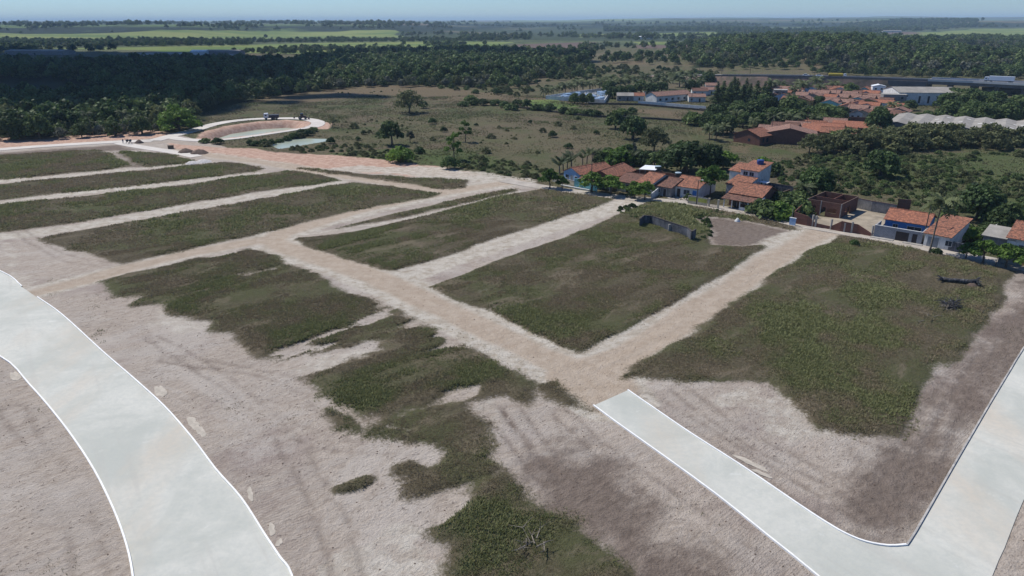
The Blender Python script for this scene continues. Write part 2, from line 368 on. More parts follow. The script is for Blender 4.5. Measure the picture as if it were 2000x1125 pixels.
T4 = [(1130, 722), (1175, 712), (1230, 688), (1320, 635), (1420, 571), (1500, 516), (1560, 477), (1612, 452)]
X1 = [(770, 548), (880, 508), (1000, 466), (1100, 434), (1235, 394)]
# far paintings of the land: (polygon px, layer, softness-noise amplitude factor)
VEG = [
 ([(-260, 378), (0, 351), (100, 343), (225, 330), (262, 326), (238, 312), (215, 300), (190, 293), (120, 297), (0, 305), (-260, 332)], .5),
 ([(236, 297), (300, 298), (345, 305), (380, 314), (372, 318), (290, 327), (268, 322)], .5),
 ([(-260, 396), (0, 360), (120, 350), (280, 335), (400, 321), (440, 317.5), (480, 321), (514, 330), (495, 336), (400, 348), (200, 370), (0, 392), (-260, 430)], .5),
 ([(-260, 446), (0, 404), (200, 381), (380, 360), (520, 340), (558, 334), (600, 339), (656, 348), (663, 353), (590, 363), (450, 384), (300, 409), (130, 438), (0, 455), (-260, 508)], .5),
 ([(70, 468), (150, 452), (320, 422), (480, 394), (610, 372), (690, 357), (760, 364), (853, 378), (835, 386), (700, 409), (600, 433), (480, 462), (350, 491), (240, 516), (200, 505), (150, 490), (110, 478)], .6),
 ([(200, 548), (300, 527), (400, 506), (487, 487), (520, 499), (600, 531), (700, 576), (800, 620), (880, 661), (960, 706), (1048, 744), (1030, 790), (975, 770), (905, 785), (880, 832), (815, 845), (750, 832), (690, 800), (640, 765), (575, 735), (640, 712), (742, 682), (720, 672), (640, 690), (540, 708), (478, 688), (450, 650), (415, 645), (395, 630), (335, 612), (322, 590), (270, 594), (290, 577), (215, 576)], 1.1),
 ([(720, 826), (800, 838), (880, 800), (900, 780), (950, 838), (962, 880), (985, 915), (1040, 975), (1110, 1030), (1190, 1090), (1260, 1160), (1320, 1290), (860, 1290), (868, 1125), (885, 1080), (840, 1035), (880, 990), (822, 970), (812, 930), (858, 905), (845, 872), (780, 862)], 1.2),
 ([(776, 912), (800, 900), (832, 905), (825, 928), (788, 930)], .8), ([(650, 952), (690, 940), (716, 934), (704, 950), (660, 960)], .6), ([(640, 800), (680, 812), (700, 835), (660, 828)], .8),
 ([(575, 466), (640, 460), (700, 452), (780, 434), (900, 405), (1008, 378), (1062, 370), (1120, 374), (1205, 387), (1150, 409), (1060, 437), (960, 469), (860, 505), (770, 533), (720, 521), (650, 499), (592, 480)], .45),
 ([(660, 446), (760, 421), (860, 397), (960, 377), (1010, 369), (1004, 374), (900, 398), (780, 427)], .3),
 ([(838, 562), (900, 540), (1000, 502), (1120, 459), (1230, 413), (1275, 394), (1330, 398), (1430, 412), (1500, 428), (1562, 446), (1500, 478), (1400, 540), (1300, 600), (1210, 650), (1133, 686), (1088, 672), (1050, 652), (960, 610), (900, 588)], .5),
 ([(1640, 460), (1720, 470), (1800, 490), (1900, 513), (1990, 532), (1962, 560), (1955, 600), (1890, 650), (1872, 700), (1812, 750), (1782, 800), (1755, 850), (1700, 856), (1600, 838), (1575, 805), (1500, 752), (1440, 742), (1330, 748), (1262, 742), (1212, 736), (1228, 714), (1300, 678), (1380, 630), (1480, 560), (1560, 508)], .9),
 ([(585, 329), (700, 339), (820, 349), (915, 352), (905, 366), (860, 368), (760, 353), (650, 340)], .5),
 ([(1090, 790), (1045, 750), (1075, 748), (1120, 775), (1150, 800), (1110, 800)], 1.2),
]
VEG = [(poly(p), a) for p, a in VEG]
BROWN = [([(1352, 424), (1420, 426), (1480, 438), (1552, 452), (1500, 474), (1450, 482), (1388, 480), (1392, 455)], 1.),
 ([(985, 878), (1080, 868), (1180, 900), (1290, 990), (1400, 1110), (1480, 1290), (1300, 1290), (1100, 1040), (1010, 950)], 2.5),
 ([(2010, 535), (2060, 560), (1960, 760), (1890, 880), (1810, 1000), (1740, 1055), (1640, 1000), (1700, 930), (1800, 830), (1900, 700), (1965, 600)], 2.5),
 ([(-200, 318), (0, 299), (100, 292), (230, 283), (275, 293), (200, 296), (100, 297), (0, 306), (-200, 332)], .6), ([(225, 298), (250, 300), (300, 326), (262, 328)], .4)]
RED = [([(-300, 292), (0, 268), (100, 268), (200, 261), (270, 252), (345, 260), (330, 268), (230, 274), (100, 282), (0, 289), (-300, 312)], 1.),
 ([(330, 280), (420, 287), (480, 290), (560, 299), (650, 304), (760, 314), (860, 324), (945, 340), (900, 346), (820, 343), (700, 336), (640, 331), (520, 319), (420, 304), (350, 294)], 1.5),
 ([(375, 275), (395, 258), (440, 246), (500, 238), (560, 234), (605, 237), (610, 246), (560, 256), (480, 268), (400, 277)], 1.),
 ([(610, 250), (630, 238), (650, 240), (640, 252)], 1.)]
PALE = [([(700, 322), (860, 326), (945, 336), (1020, 350), (1040, 358), (985, 368), (900, 348), (800, 342), (640, 332)], 2.),
 ([(290, 590), (330, 600), (400, 628), (415, 650), (340, 665), (280, 640)], 2.), ([(560, 720), (600, 706), (740, 676), (742, 690), (640, 720), (570, 735)], 1.5),
 ([(1050, 366), (1120, 368), (1130, 380), (1060, 380)], 2.), ([(1440, 745), (1500, 755), (1575, 810), (1590, 840), (1500, 830), (1400, 780)], 3.),
 ([(840, 880), (880, 880), (885, 900), (850, 915)], 1.), ([(700, 1000), (850, 880), (830, 1000), (870, 1120), (780, 1300), (640, 1125)], 5.), ([(940, 770), (1000, 790), (980, 860), (960, 850), (905, 800)], 2.),
 ([(0, 420), (60, 560), (0, 560)], 2.)]
FIELD = [([(80, 95), (300, 91.5), (480, 88), (600, 84), (700, 83), (880, 80.5), (1000, 82), (960, 98), (850, 107), (700, 105), (560, 105), (440, 103), (330, 102), (280, 98)], 1), ([(-100, 75), (300, 72), (560, 69), (780, 68), (780, 74), (500, 75.5), (200, 77.5), (-100, 80)], 1),
 ([(-200, 57), (50, 56), (70, 62), (-200, 66)], 1), ([(1130, 68), (1250, 66), (1250, 72), (1130, 73)], 1), ([(1285, 66), (1395, 63), (1400, 71), (1280, 72)], 1), ([(1240, 82), (1390, 85), (1350, 90), (1240, 88)], 1),
 ([(1655, 79), (1780, 64), (1900, 59), (2200, 58), (2200, 84), (1940, 80), (1800, 76)], 1), ([(1968, 193), (2100, 193), (2100, 217), (1975, 214)], 1), ([(1010, 196), (1085, 193), (1140, 207), (1100, 214), (1030, 210)], 1),
 ([(400, 47), (640, 46), (620, 51), (430, 52)], 1), ([(1000, 46), (1300, 45), (1250, 50), (1000, 50)], 1), ([(0, 160), (110, 158), (185, 172), (170, 196), (40, 200), (0, 196), (-60, 170)], 1)]
DRY = [([(430, 205), (600, 178), (800, 165), (1060, 190), (1180, 205), (1000, 208), (900, 200), (760, 185), (600, 200)], 1), ([(600, 175), (760, 165), (880, 170), (860, 176), (700, 178)], 1),
 ([(1570, 130), (1620, 118), (1700, 125), (1800, 122), (1790, 135), (1720, 142), (1600, 140)], 1), ([(1395, 150), (1430, 150), (1440, 162), (1395, 160)], 1), ([(1200, 122), (1260, 120), (1262, 127), (1200, 128)], 1), ([(1420, 285), (1470, 284), (1460, 300), (1425, 298)], 1),
 ([(1900, 108), (1970, 102), (1985, 118), (1890, 120)], 1), ([(1500, 155), (1700, 165), (1720, 190), (1500, 185)], 1), ([(1940, 140), (2100, 132), (2100, 142), (1950, 148)], 1), ([(770, 57), (840, 55), (850, 60), (780, 62)], 1), ([(1225, 212), (1400, 222), (1380, 238), (1270, 226)], 1),
 ([(1780, 70), (1900, 61), (1890, 65), (1800, 74), (1720, 80), (1660, 78)], 1)]
PURP = [([(1000, 87), (1160, 82), (1170, 94), (1010, 98)], 1), ([(1240, 89), (1400, 94), (1390, 99), (1240, 97)], 1), ([(1690, 66), (1780, 62), (1800, 66), (1700, 72)], 1)]
WOOD = [([(-500, 150), (0, 128), (250, 124), (430, 120), (560, 118), (700, 105), (860, 108), (1000, 106), (1150, 118), (1150, 128), (1060, 150), (990, 165), (800, 166), (690, 168), (600, 180), (520, 191), (450, 206), (405, 228), (385, 246), (300, 252), (200, 262), (0, 268), (-500, 320)], 1),
 ([(1350, 135), (1380, 100), (1450, 82), (1560, 70), (1640, 70), (1800, 80), (1950, 78), (2200, 88), (2200, 140), (1850, 150), (1640, 142), (1560, 128)], 1)]
GREEN = [([(1320, 672), (1390, 662), (1450, 695), (1440, 725), (1350, 715), (1310, 700)], 2.), ([(1215, 412), (1330, 402), (1390, 430), (1380, 470), (1300, 445)], 2.), ([(270, 442), (330, 428), (400, 430), (360, 448), (290, 458)], 2.), ([(150, 402), (205, 400), (215, 412), (160, 418)], 2.),
 ([(680, 360), (730, 366), (700, 384), (640, 380)], 1.), ([(1640, 590), (1760, 560), (1800, 600), (1700, 640)], 3.), ([(850, 960), (1000, 960), (1100, 1060), (900, 1120)], 3.), ([(600, 740), (800, 700), (900, 760), (700, 800)], 3.), ([(1600, 300), (2050, 300), (2050, 400), (1900, 400), (1640, 360)], 6.),
 ([(620, 300), (780, 290), (960, 300), (1050, 340), (860, 322), (640, 302)], 4.), ([(1480, 640), (1560, 600), (1620, 640), (1560, 700)], 3.)]
THIN = [([(620, 600), (800, 620), (900, 680), (800, 700), (700, 690), (560, 700), (480, 670), (600, 650)], 2.), ([(860, 560), (960, 530), (1080, 560), (1060, 600), (980, 620), (900, 585)], 2.), ([(0, 370), (130, 372), (100, 380), (0, 388)], 1.), ([(90, 318), (140, 316), (40, 330), (0, 332)], 1.),
 ([(1100, 520), (1230, 480), (1260, 500), (1180, 530)], 1.5), ([(280, 340), (330, 334), (350, 345), (290, 352)], 1.), ([(540, 415), (600, 395), (590, 410), (550, 425)], 1.), ([(1040, 1020), (1100, 1060), (1060, 1100), (1010, 1060)], 1.)]
def prep(L): return [(poly(p), a) for p, a in L]
BROWN, RED, PALE, FIELD, DRY, PURP, WOOD, GREEN, THIN = [prep(q) for q in (BROWN, RED, PALE, FIELD, DRY, PURP, WOOD, GREEN, THIN)]
LW = lambda q: poly(q)
lines_pale = [(LW(lanes['A']), 4.2), (LW(lanes['B']), 4.6), (LW(lanes['C']), 5.6), (LW(T1), 10.5), (LW(T4), 12.5), (LW(T3), 6.5), (LW(X1), 7.5), (LW(T2), 7),
              (LW([(560, 463), (680, 446), (780, 431), (900, 403.5), (1010, 375)]), 1.3)]
lines_tan = [(LW(T1), 5.2), (LW(T4), 5.5), (LW(T3), 4.6), (LW(T2), 6.0), (LW([(1150, 725), (1195, 735), (1215, 760)]), 4.5), (LW([(1115, 735), (1165, 765), (1195, 785)]), 7.0)]
def clipbb(X, Y, pg, mar):
    return (X > pg[:, 0].min() - mar) & (X < pg[:, 0].max() + mar) & (Y > pg[:, 1].min() - mar) & (Y < pg[:, 1].max() + mar)
def layer(X, Y, R, L, ns, line=None, fr=0.012):
    S = np.maximum(1.1, R * fr); m = np.zeros(X.shape)
    n3 = fbm((X * .766 + Y * .643) / 3.5, -X * .643 + Y * .766, 2.6, 4, ns + 7) * (R < 260)
    n1 = fbm(X, Y, 9.0, 4, ns); n2 = fbm(X, Y, 90.0, 4, ns + 3)
    for pg, a in L:
        mar = 6 + 0.12 * np.abs(pg[:, 1]).max(); k = clipbb(X, Y, pg, mar)
        if not k.any(): continue
        s = sdpoly(X[k], Y[k], pg) + n1[k] * a * 1.7 + n3[k] * a * 1.0 + (.45 if ns == 11 else 0) + n2[k] * R[k] * 0.012 * (R[k] > 350)
        m[k] = np.maximum(m[k], np.clip(0.5 + s / (2 * np.maximum(S[k], (2.2 * (ns == 11) + 1.6 * (ns == 5)) * a * (a >= .7))), 0, 1))
    for pg, w in (line or []):
        k = clipbb(X, Y, pg, 12 + w)
        if not k.any(): continue
        s = sdline(X[k], Y[k], pg, w) + n1[k] * 0.9
        m[k] = np.maximum(m[k], np.clip(0.5 + s / (2 * S[k]), 0, 1))
    return m
P5Z = poly([(180, 520), (480, 480), (1060, 745), (1000, 900), (1400, 1290), (700, 1290), (700, 850), (400, 700)])
def veg_density(X, Y, R):
    v = layer(X, Y, R, VEG, 11)
    th = layer(X, Y, R, THIN, 31)
    # direction of the tractor furrows (parallel to the cross lanes)
    ca, sa = math.cos(0.70), math.sin(0.70)
    U = X * ca + Y * sa; Vv = -X * sa + Y * ca
    zone = layer(X, Y, R, [(P5Z, 0.)], 12)
    patch = fbm(U / 3.0, Vv, 5.0, 4, 41)
    v = v - np.clip(patch * 2.0 - 0.50, 0, 1) * (0.22 + .6 * zone) * (v > 0) - .10 * np.clip(fbm(U / 4, Vv, 1.6, 3, 47) * 2, 0, 1)
    v = v - (.3 + .4 * zone) * th * np.clip(fbm(U / 4.5, Vv, 2.4, 4, 43) * 2.2 + 0.18, 0, 1)
    br = layer(X, Y, R, BROWN[:1], 5)
    return np.clip(v - br * 1.2, 0, 1)
def road_dist(X, Y):
    d = np.full(X.shape, -1e3)
    for pg in (AVE, R12):
        k = clipbb(X, Y, pg, 8)
        if k.any(): d[k] = np.maximum(d[k], sdpoly(X[k], Y[k], pg))
    for pg, w in ((street_w, 4.6), (ringw, 6.4), (rfw, 6.2), (rf3w, 4.5), (rf2w, 5.5), (ring2w, 3.6)):
        k = clipbb(X, Y, pg, 8)
        if k.any(): d[k] = np.maximum(d[k], sdline(X[k], Y[k], pg, w))
    return d
def hills(X, Y):
    R = np.hypot(X, Y); A = np.degrees(np.arctan2(X, Y))
    wob = 1 + 0.16 * fbm(X, Y, 900.0, 3, 61) + 0.10 * fbm(A * 40, A * 0, 200.0, 3, 62)
    left = 1 - sst(-11, 3, A)
    z = left * 31 * sst(1900, 3100, R * wob) + (1 - left) * 33 * sst(3300, 5600, R * wob)
    z = z + 26 * sst(5500, 8500, R * wob) * sst(4, 9, A) * (1 - sst(26, 32, A)) * (1 + 0.5 * fbm(X, Y, 1500., 3, 64))
    z = z + 30 * sst(9000, 13000, R * wob) * sst(22, 30, A) + 14 * sst(9000, 14000, R * wob) * (1 + fbm(X, Y, 4000., 3, 66))
    z = z + (2.5 + R * 0.0007) * fbm(X, Y, 500.0, 4, 65) * sst(1300, 3000, R)
    # wooded rise right of the village
    z = z + 13 * np.exp(-((A - 22.5) / 8.5) ** 2) * sst(640, 860, R) * (1 - sst(1150, 1700, R))
    return z
def relief(X, Y, R):
    return (0.10 * fbm(X, Y, 7.0, 4, 51) + 0.22 * fbm(X, Y, 30.0, 2, 52)) * (1 - sst(500, 900, R)) * 1.0
def height(X, Y, veg=None):
    X = np.atleast_1d(np.asarray(X, float)); Y = np.atleast_1d(np.asarray(Y, float)); R = np.hypot(X, Y)
    z = relief(X, Y, R) + hills(X, Y)
    d = road_dist(X, Y); z = z * (1 - sst(-2.5, -0.3, d)) - 0.04 * sst(-0.6, 0.1, d)
    k = clipbb(X, Y, POND, 12)
    if k.any(): s = sdpoly(X[k], Y[k], POND); z[k] -= 4.2 * sst(-0.3, 5.0, s + 0.3 * fbm(X[k], Y[k], 4.0, 3, 71))
    k = clipbb(X, Y, POOL2, 12)
    if k.any(): s = sdpoly(X[k], Y[k], POOL2); z[k] -= 0.9 * sst(-1.5, 1.5, s)
    return z
def rise(veg, R, X, Y): return 0.34 * sst(0.45, 0.85, veg) * (1 - sst(250, 400, R)) * (1 - sst(-1.0, 0, road_dist(X, Y)))
def rut_mask(X, Y):
    m = np.zeros(X.shape)
    for q in (T1, T2, T3, T4):
        pg = smooth_line(q, 2); k = clipbb(X, Y, pg, 6); d = -sdline(X[k], Y[k], pg, 0) + .35 * fbm(X[k], Y[k], 9., 2, 97)
        m[k] = np.maximum(m[k], np.exp(-((d - 1.05) / .42) ** 2))
    for q in SOILRUTS:
        pg = smooth_line(q, 3); k = clipbb(X, Y, pg, 6); d = -sdline(X[k], Y[k], pg, 0) + .5 * fbm(X[k], Y[k], 7., 2, 97)
        m[k] -= np.exp(-((d - 1.0) / .38) ** 2) * (m[k] < .1)
    return m * np.clip(.75 + fbm(X, Y, 14., 2, 98), 0, 1)
SOILRUTS = [[(1262, 775), (1400, 855), (1520, 935), (1640, 1010), (1700, 1040)], [(1330, 762), (1450, 850), (1560, 905), (1680, 965), (1740, 1030)], [(1810, 950), (1850, 830), (1920, 700), (1975, 600)], [(1740, 960), (1790, 860), (1880, 720), (1950, 620)], [(1000, 800), (1060, 880), (1200, 980), (1400, 1125)], [(960, 800), (1010, 860), (1100, 960), (1300, 1130)],
  [(1100, 810), (1200, 900), (1330, 990), (1500, 1110)], [(300, 660), (450, 750), (560, 860), (640, 1000), (680, 1125)], [(330, 700), (560, 740), (700, 850)], [(480, 780), (620, 860), (800, 880)], [(20, 800), (90, 900), (150, 1010), (180, 1125)], [(20, 440), (120, 500), (200, 515)]]
def build_ground():
    az = np.radians(np.concatenate([np.arange(-180, -56, 6.0), np.arange(-56, 56.01, 0.24), np.arange(60, 180, 6.0)]))
    rr = [10.0]
    while rr[-1] < 26000: rr.append(rr[-1] * (1 + (0.0062 if rr[-1] < 1500 else 0.012)) if rr[-1] > 38 else rr[-1] * 1.05)
    rr = np.array(rr); nr, na = len(rr), len(az)
    R, A = np.meshgrid(rr, az, indexing='ij'); X = (R * np.sin(A)).ravel(); Y = (R * np.cos(A)).ravel(); R = R.ravel()
    veg = veg_density(X, Y, R)
    c1 = np.stack([layer(X, Y, R, [(SOIL, 1.0)], 1), np.maximum(layer(X, Y, R, PALE[1:], 2) * .52, layer(X, Y, R, PALE[:1], 2, lines_pale)), layer(X, Y, R, [], 3, lines_tan), layer(X, Y, R, RED, 4)], 1)
    c2 = np.stack([veg, layer(X, Y, R, BROWN, 5), layer(X, Y, R, FIELD, 6, fr=.006), layer(X, Y, R, WOOD, 7)], 1)
    c3 = np.stack([layer(X, Y, R, GREEN, 8), layer(X, Y, R, DRY, 9), layer(X, Y, R, PURP, 10, fr=.006), rut_mask(X, Y)], 1)
    Z = height(X, Y) + rise(veg, R, X, Y) - .07 * np.abs(c3[:, 3])
    V = np.stack([X, Y, Z], 1)
    idx = np.arange(nr * na).reshape(nr, na); nx = np.roll(idx, -1, 1)
    Fq = np.stack([idx[:-1], nx[:-1], nx[1:], idx[1:]], -1).reshape(-1, 4)[:, ::-1]
    # centre fan closed with one small ring of quads (degenerate free)
    me = npmesh('ground', V, Fq, ['ground'], smooth=True, cols={'ga': c1, 'gb': c2, 'gc': c3})
    o = link('ground', me, kind='structure')
    hub = [(10 * math.sin(a), 10 * math.cos(a), -0.2) for a in np.radians(np.arange(0, 360, 15))]
    b = MB(); b.prism([(p[0] * 1.08, p[1] * 1.08) for p in reversed(hub)], -1.0, -0.25); b.build('soil_underfoot', 'ground')['kind'] = 'structure'
def ground_mat():
    m, n, l, b = newmat('ground'); b.inputs['Roughness'].default_value = 0.95; b.inputs['Specular IOR Level'].default_value = 0.1
    M['ground'] = m
    p = pos(n)
    def at(nm):
        a = n.new('ShaderNodeAttribute'); a.attribute_name = nm; s = n.new('ShaderNodeSeparateColor'); l.new(a.outputs[0], s.inputs[0])
        return s.outputs[0], s.outputs[1], s.outputs[2], a.outputs['Alpha']
    soil, pale, tan, red = at('ga'); veg, brown, field, wood = at('gb'); green, dry, purp, rut = at('gc')
    ROT = 0.70
    st = mapping(n, l, p, -ROT, (1, 1, 1)); st = mapping(n, l, st, 0, (0.5, 1, 1))
    n_fine = nz(n, l, 2.2, 6, 0.75, p); n_mid = nz(n, l, 0.5, 6, 0.7, p); n_big = nz(n, l, 0.06, 5, 0.6, p)
    n_st = nz(n, l, 1.6, 6, 0.75, st, 0.3); n_st2 = nz(n, l, 0.35, 5, 0.7, st, 0.2); n_huge = nz(n, l, 0.006, 6, 0.65, p)
    def thr(mk, w=0.12, amp=0.5, nn=None):
        v = mth(n, l, 'ADD', mk, mth(n, l, 'MULTIPLY', mth(n, l, 'SUBTRACT', nn or n_fine, 0.5), amp))
        return rmp(n, l, v, 0.5 - w, 0.5 + w)
    # --- outside: dry scrub grass with greener and browner drifts
    scr = mix(n, l, rmp(n, l, n_mid, 0.35, 0.65), (0.068, 0.064, 0.034), (0.125, 0.112, 0.064))
    scr = mix(n, l, rmp(n, l, n_big, 0.42, 0.66), scr, (0.068, 0.083, 0.034))
    scr = mix(n, l, mth(n, l, 'MULTIPLY', rmp(n, l, n_huge, 0.45, 0.65), 0.6), scr, (0.145, 0.118, 0.075))
    scr = mix(n, l, mth(n, l, 'MULTIPLY', rmp(n, l, n_fine, 0.55, 0.8), 0.5), scr, (0.03, 0.034, 0.016))
    # --- far countryside patchwork beyond about a kilometre
    scr = mix(n, l, mth(n, l, 'MULTIPLY', rmp(n, l, nz(n, l, 0.025, 6, 0.7, p, 0.5), 0.48, 0.62), 0.7), scr, (0.125, 0.097, 0.066))
    ln = n.new('ShaderNodeVectorMath'); ln.operation = 'LENGTH'; l.new(p, ln.inputs[0]); dist = ln.outputs['Value']
    vor = n.new('ShaderNodeTexVoronoi'); vor.inputs['Scale'].default_value = 0.0016; l.new(mapping(n, l, p, 0.4, (0.55, 1, 1)), vor.inputs[0])
    sv = n.new('ShaderNodeSeparateColor'); l.new(vor.outputs['Color'], sv.inputs[0])
    fc = mix(n, l, rmp(n, l, sv.outputs[0], 0.50, 0.60), (0.045, 0.060, 0.030), (0.095, 0.115, 0.052))
    fc = mix(n, l, rmp(n, l, sv.outputs[1], 0.72, 0.80), fc, (0.10, 0.15, 0.05))
    fc = mix(n, l, rmp(n, l, sv.outputs[2], 0.80, 0.88), fc, (0.15, 0.125, 0.085))
    fc = mix(n, l, rmp(n, l, nz(n, l, 0.004, 8, 0.7, p), 0.50, 0.60), fc, (0.040, 0.055, 0.028))
    fc = mix(n, l, mth(n, l, 'MULTIPLY', rmp(n, l, nz(n, l, 0.03, 6, 0.8, p), 0.50, 0.62), 0.75), fc, (0.022, 0.034, 0.017))
    zz = n.new('ShaderNodeSeparateXYZ'); l.new(p, zz.inputs[0])
    slope = mth(n, l, 'MULTIPLY', rmp(n, l, zz.outputs[2], 5, 12), rmp(n, l, zz.outputs[2], 24, 31, 1, 0))
    fc = mix(n, l, mth(n, l, 'MULTIPLY', slope, rmp(n, l, nz(n, l, 0.0022, 5, 0.6, p), 0.38, 0.46)), fc, (0.014, 0.024, 0.014))
    c = mix(n, l, rmp(n, l, dist, 1000, 1500), scr, fc)
    c = mix(n, l, mth(n, l, 'MULTIPLY', thr(dry, 0.25, 0.7, n_mid), 0.75), c, mix(n, l, n_mid, (0.10, 0.075, 0.046), (0.185, 0.14, 0.09)))
    c = mix(n, l, thr(field, 0.1, 0.15, n_big), c, mix(n, l, rmp(n, l, nz(n, l, 0.012, 5, 0.6, mapping(n, l, p, 0.2, (0.3, 1, 1))), 0.35, 0.65), (0.095, 0.145, 0.040), (0.19, 0.215, 0.066)))
    c = mix(n, l, mth(n, l, 'MULTIPLY', purp, 0.9), c, mix(n, l, n_big, (0.09, 0.06, 0.055), (0.16, 0.11, 0.095)))
    c = mix(n, l, thr(wood, 0.2, 0.6, n_mid), c, mix(n, l, n_mid, (0.018, 0.026, 0.012), (0.04, 0.05, 0.022)))
    c = mix(n, l, mth(n, l, 'MULTIPLY', thr(green, 0.3, 0.8, n_mid), 0.6), c, mix(n, l, n_mid, (0.045, 0.075, 0.022), (0.08, 0.115, 0.035)))
    # --- bare scraped soil of the development
    s1 = mix(n, l, rmp(n, l, n_st, 0.30, 0.62), (0.29, 0.24, 0.195), (0.43, 0.37, 0.31))
    s1 = mix(n, l, mth(n, l, 'MULTIPLY', rmp(n, l, nz(n, l, 0.12, 7, 0.7, st, 1.0), 0.45, 0.65), 0.8), s1, mix(n, l, n_st, (0.30, 0.26, 0.22), (0.47, 0.42, 0.37)))
    s1 = mix(n, l, mth(n, l, 'MULTIPLY', rmp(n, l, n_big, 0.50, 0.66), 0.55), s1, (0.25, 0.20, 0.18))
    s1 = mix(n, l, mth(n, l, 'MULTIPLY', rmp(n, l, nz(n, l, 0.035, 7, 0.75, p, 0.8), 0.48, 0.60), 0.6), s1, mix(n, l, n_fine, (0.38, 0.34, 0.295), (0.56, 0.51, 0.455)))
    dots = mth(n, l, 'MULTIPLY', rmp(n, l, nz(n, l, 3.2, 4, 0.75, st), 0.57, 0.63), rmp(n, l, nz(n, l, 0.10, 5, 0.7, p), 0.38, 0.56))
    s1 = mix(n, l, mth(n, l, 'MULTIPLY', dots, 0.8), s1, (0.12, 0.095, 0.078))
    s1 = mix(n, l, mth(n, l, 'MULTIPLY', rmp(n, l, nz(n, l, 0.45, 6, 0.8, st, 0.5), 0.60, 0.70), 0.55), s1, (0.16, 0.12, 0.095))
    wv = n.new('ShaderNodeTexWave'); wv.bands_direction = 'Y'; wv.inputs['Scale'].default_value = 0.9; wv.inputs['Distortion'].default_value = 3.0
    wv.inputs['Detail'].default_value = 4; wv.inputs['Detail Scale'].default_value = 0.6; l.new(mapping(n, l, p, -ROT, (1, 1, 1)), wv.inputs[0])
    s1 = mix(n, l, mth(n, l, 'MULTIPLY', rmp(n, l, wv.outputs[1], 0.3, 0.0), mth(n, l, 'MULTIPLY', rmp(n, l, nz(n, l, 0.07, 3, 0.6, p), 0.50, 0.62), 0.32)), s1, (0.15, 0.12, 0.10))
    s1 = mix(n, l, mth(n, l, 'MULTIPLY', thr(brown, 0.4, 1.0, n_mid), 0.85), s1, mix(n, l, rmp(n, l, n_st, 0.35, 0.65), (0.095, 0.072, 0.058), (0.175, 0.135, 0.108)))
    c = mix(n, l, thr(soil, 0.08, 0.3, n_mid), c, s1)
    rd = mix(n, l, rmp(n, l, n_mid, 0.35, 0.65), (0.38, 0.235, 0.175), (0.52, 0.37, 0.285))
    rd = mix(n, l, rmp(n, l, n_fine, 0.58, 0.75), rd, (0.30, 0.20, 0.13))
    c = mix(n, l, thr(red, 0.12, 0.5, n_mid), c, rd)
    pl = mix(n, l, rmp(n, l, n_mid, 0.35, 0.62), (0.38, 0.33, 0.26), (0.54, 0.50, 0.43))
    speck = rmp(n, l, nz(n, l, 1.5, 7, 0.85, mapping(n, l, p, 0.5, (0.5, 1, 1))), 0.53, 0.62)
    pl = mix(n, l, mth(n, l, 'MULTIPLY', speck, 0.65), pl, (0.16, 0.135, 0.095))
    c = mix(n, l, mth(n, l, 'MULTIPLY', thr(pale, 0.25, 0.9, n_mid), 0.85), c, pl)
    tc = mix(n, l, rmp(n, l, n_mid, 0.35, 0.7), (0.36, 0.285, 0.215), (0.44, 0.36, 0.28))
    c = mix(n, l, mth(n, l, 'MULTIPLY', thr(tan, 0.3, 0.6, n_mid), 0.85), c, tc)
    c = mix(n, l, mth(n, l, 'MULTIPLY', rut, 0.6, True), c, mix(n, l, n_mid, (0.33, 0.255, 0.19), (0.47, 0.40, 0.32)))
    c = mix(n, l, mth(n, l, 'MULTIPLY', mth(n, l, 'MULTIPLY', rut, -0.55, True), rmp(n, l, n_mid, 0.35, 0.55)), c, (0.17, 0.135, 0.11))
    # --- herb layer of the plots
    v1 = mix(n, l, rmp(n, l, n_fine, 0.35, 0.65), (0.058, 0.048, 0.030), (0.125, 0.106, 0.068))
    v1 = mix(n, l, rmp(n, l, n_big, 0.45, 0.6), v1, mix(n, l, n_fine, (0.054, 0.054, 0.026), (0.100, 0.104, 0.050)))
    v1 = mix(n, l, mth(n, l, 'MULTIPLY', rmp(n, l, nz(n, l, 0.16, 6, 0.7, st, 0.6), 0.50, 0.66), 0.75), v1, (0.165, 0.135, 0.095))
    v1 = mix(n, l, mth(n, l, 'MULTIPLY', mth(n, l, 'MULTIPLY', green, n_mid), 0.6), v1, (0.07, 0.092, 0.034))
    c = mix(n, l, thr(veg, 0.14, 0.75), c, v1)
    l.new(c, b.inputs['Base Color'])
    hsum = mth(n, l, 'ADD', n_fine, mth(n, l, 'MULTIPLY', n_st, 1.2))
    bump(n, l, mth(n, l, 'ADD', hsum, nz(n, l, 4.5, 3, 0.7, p)), 0.7, 0.3, b)
ground_mat(); build_ground()
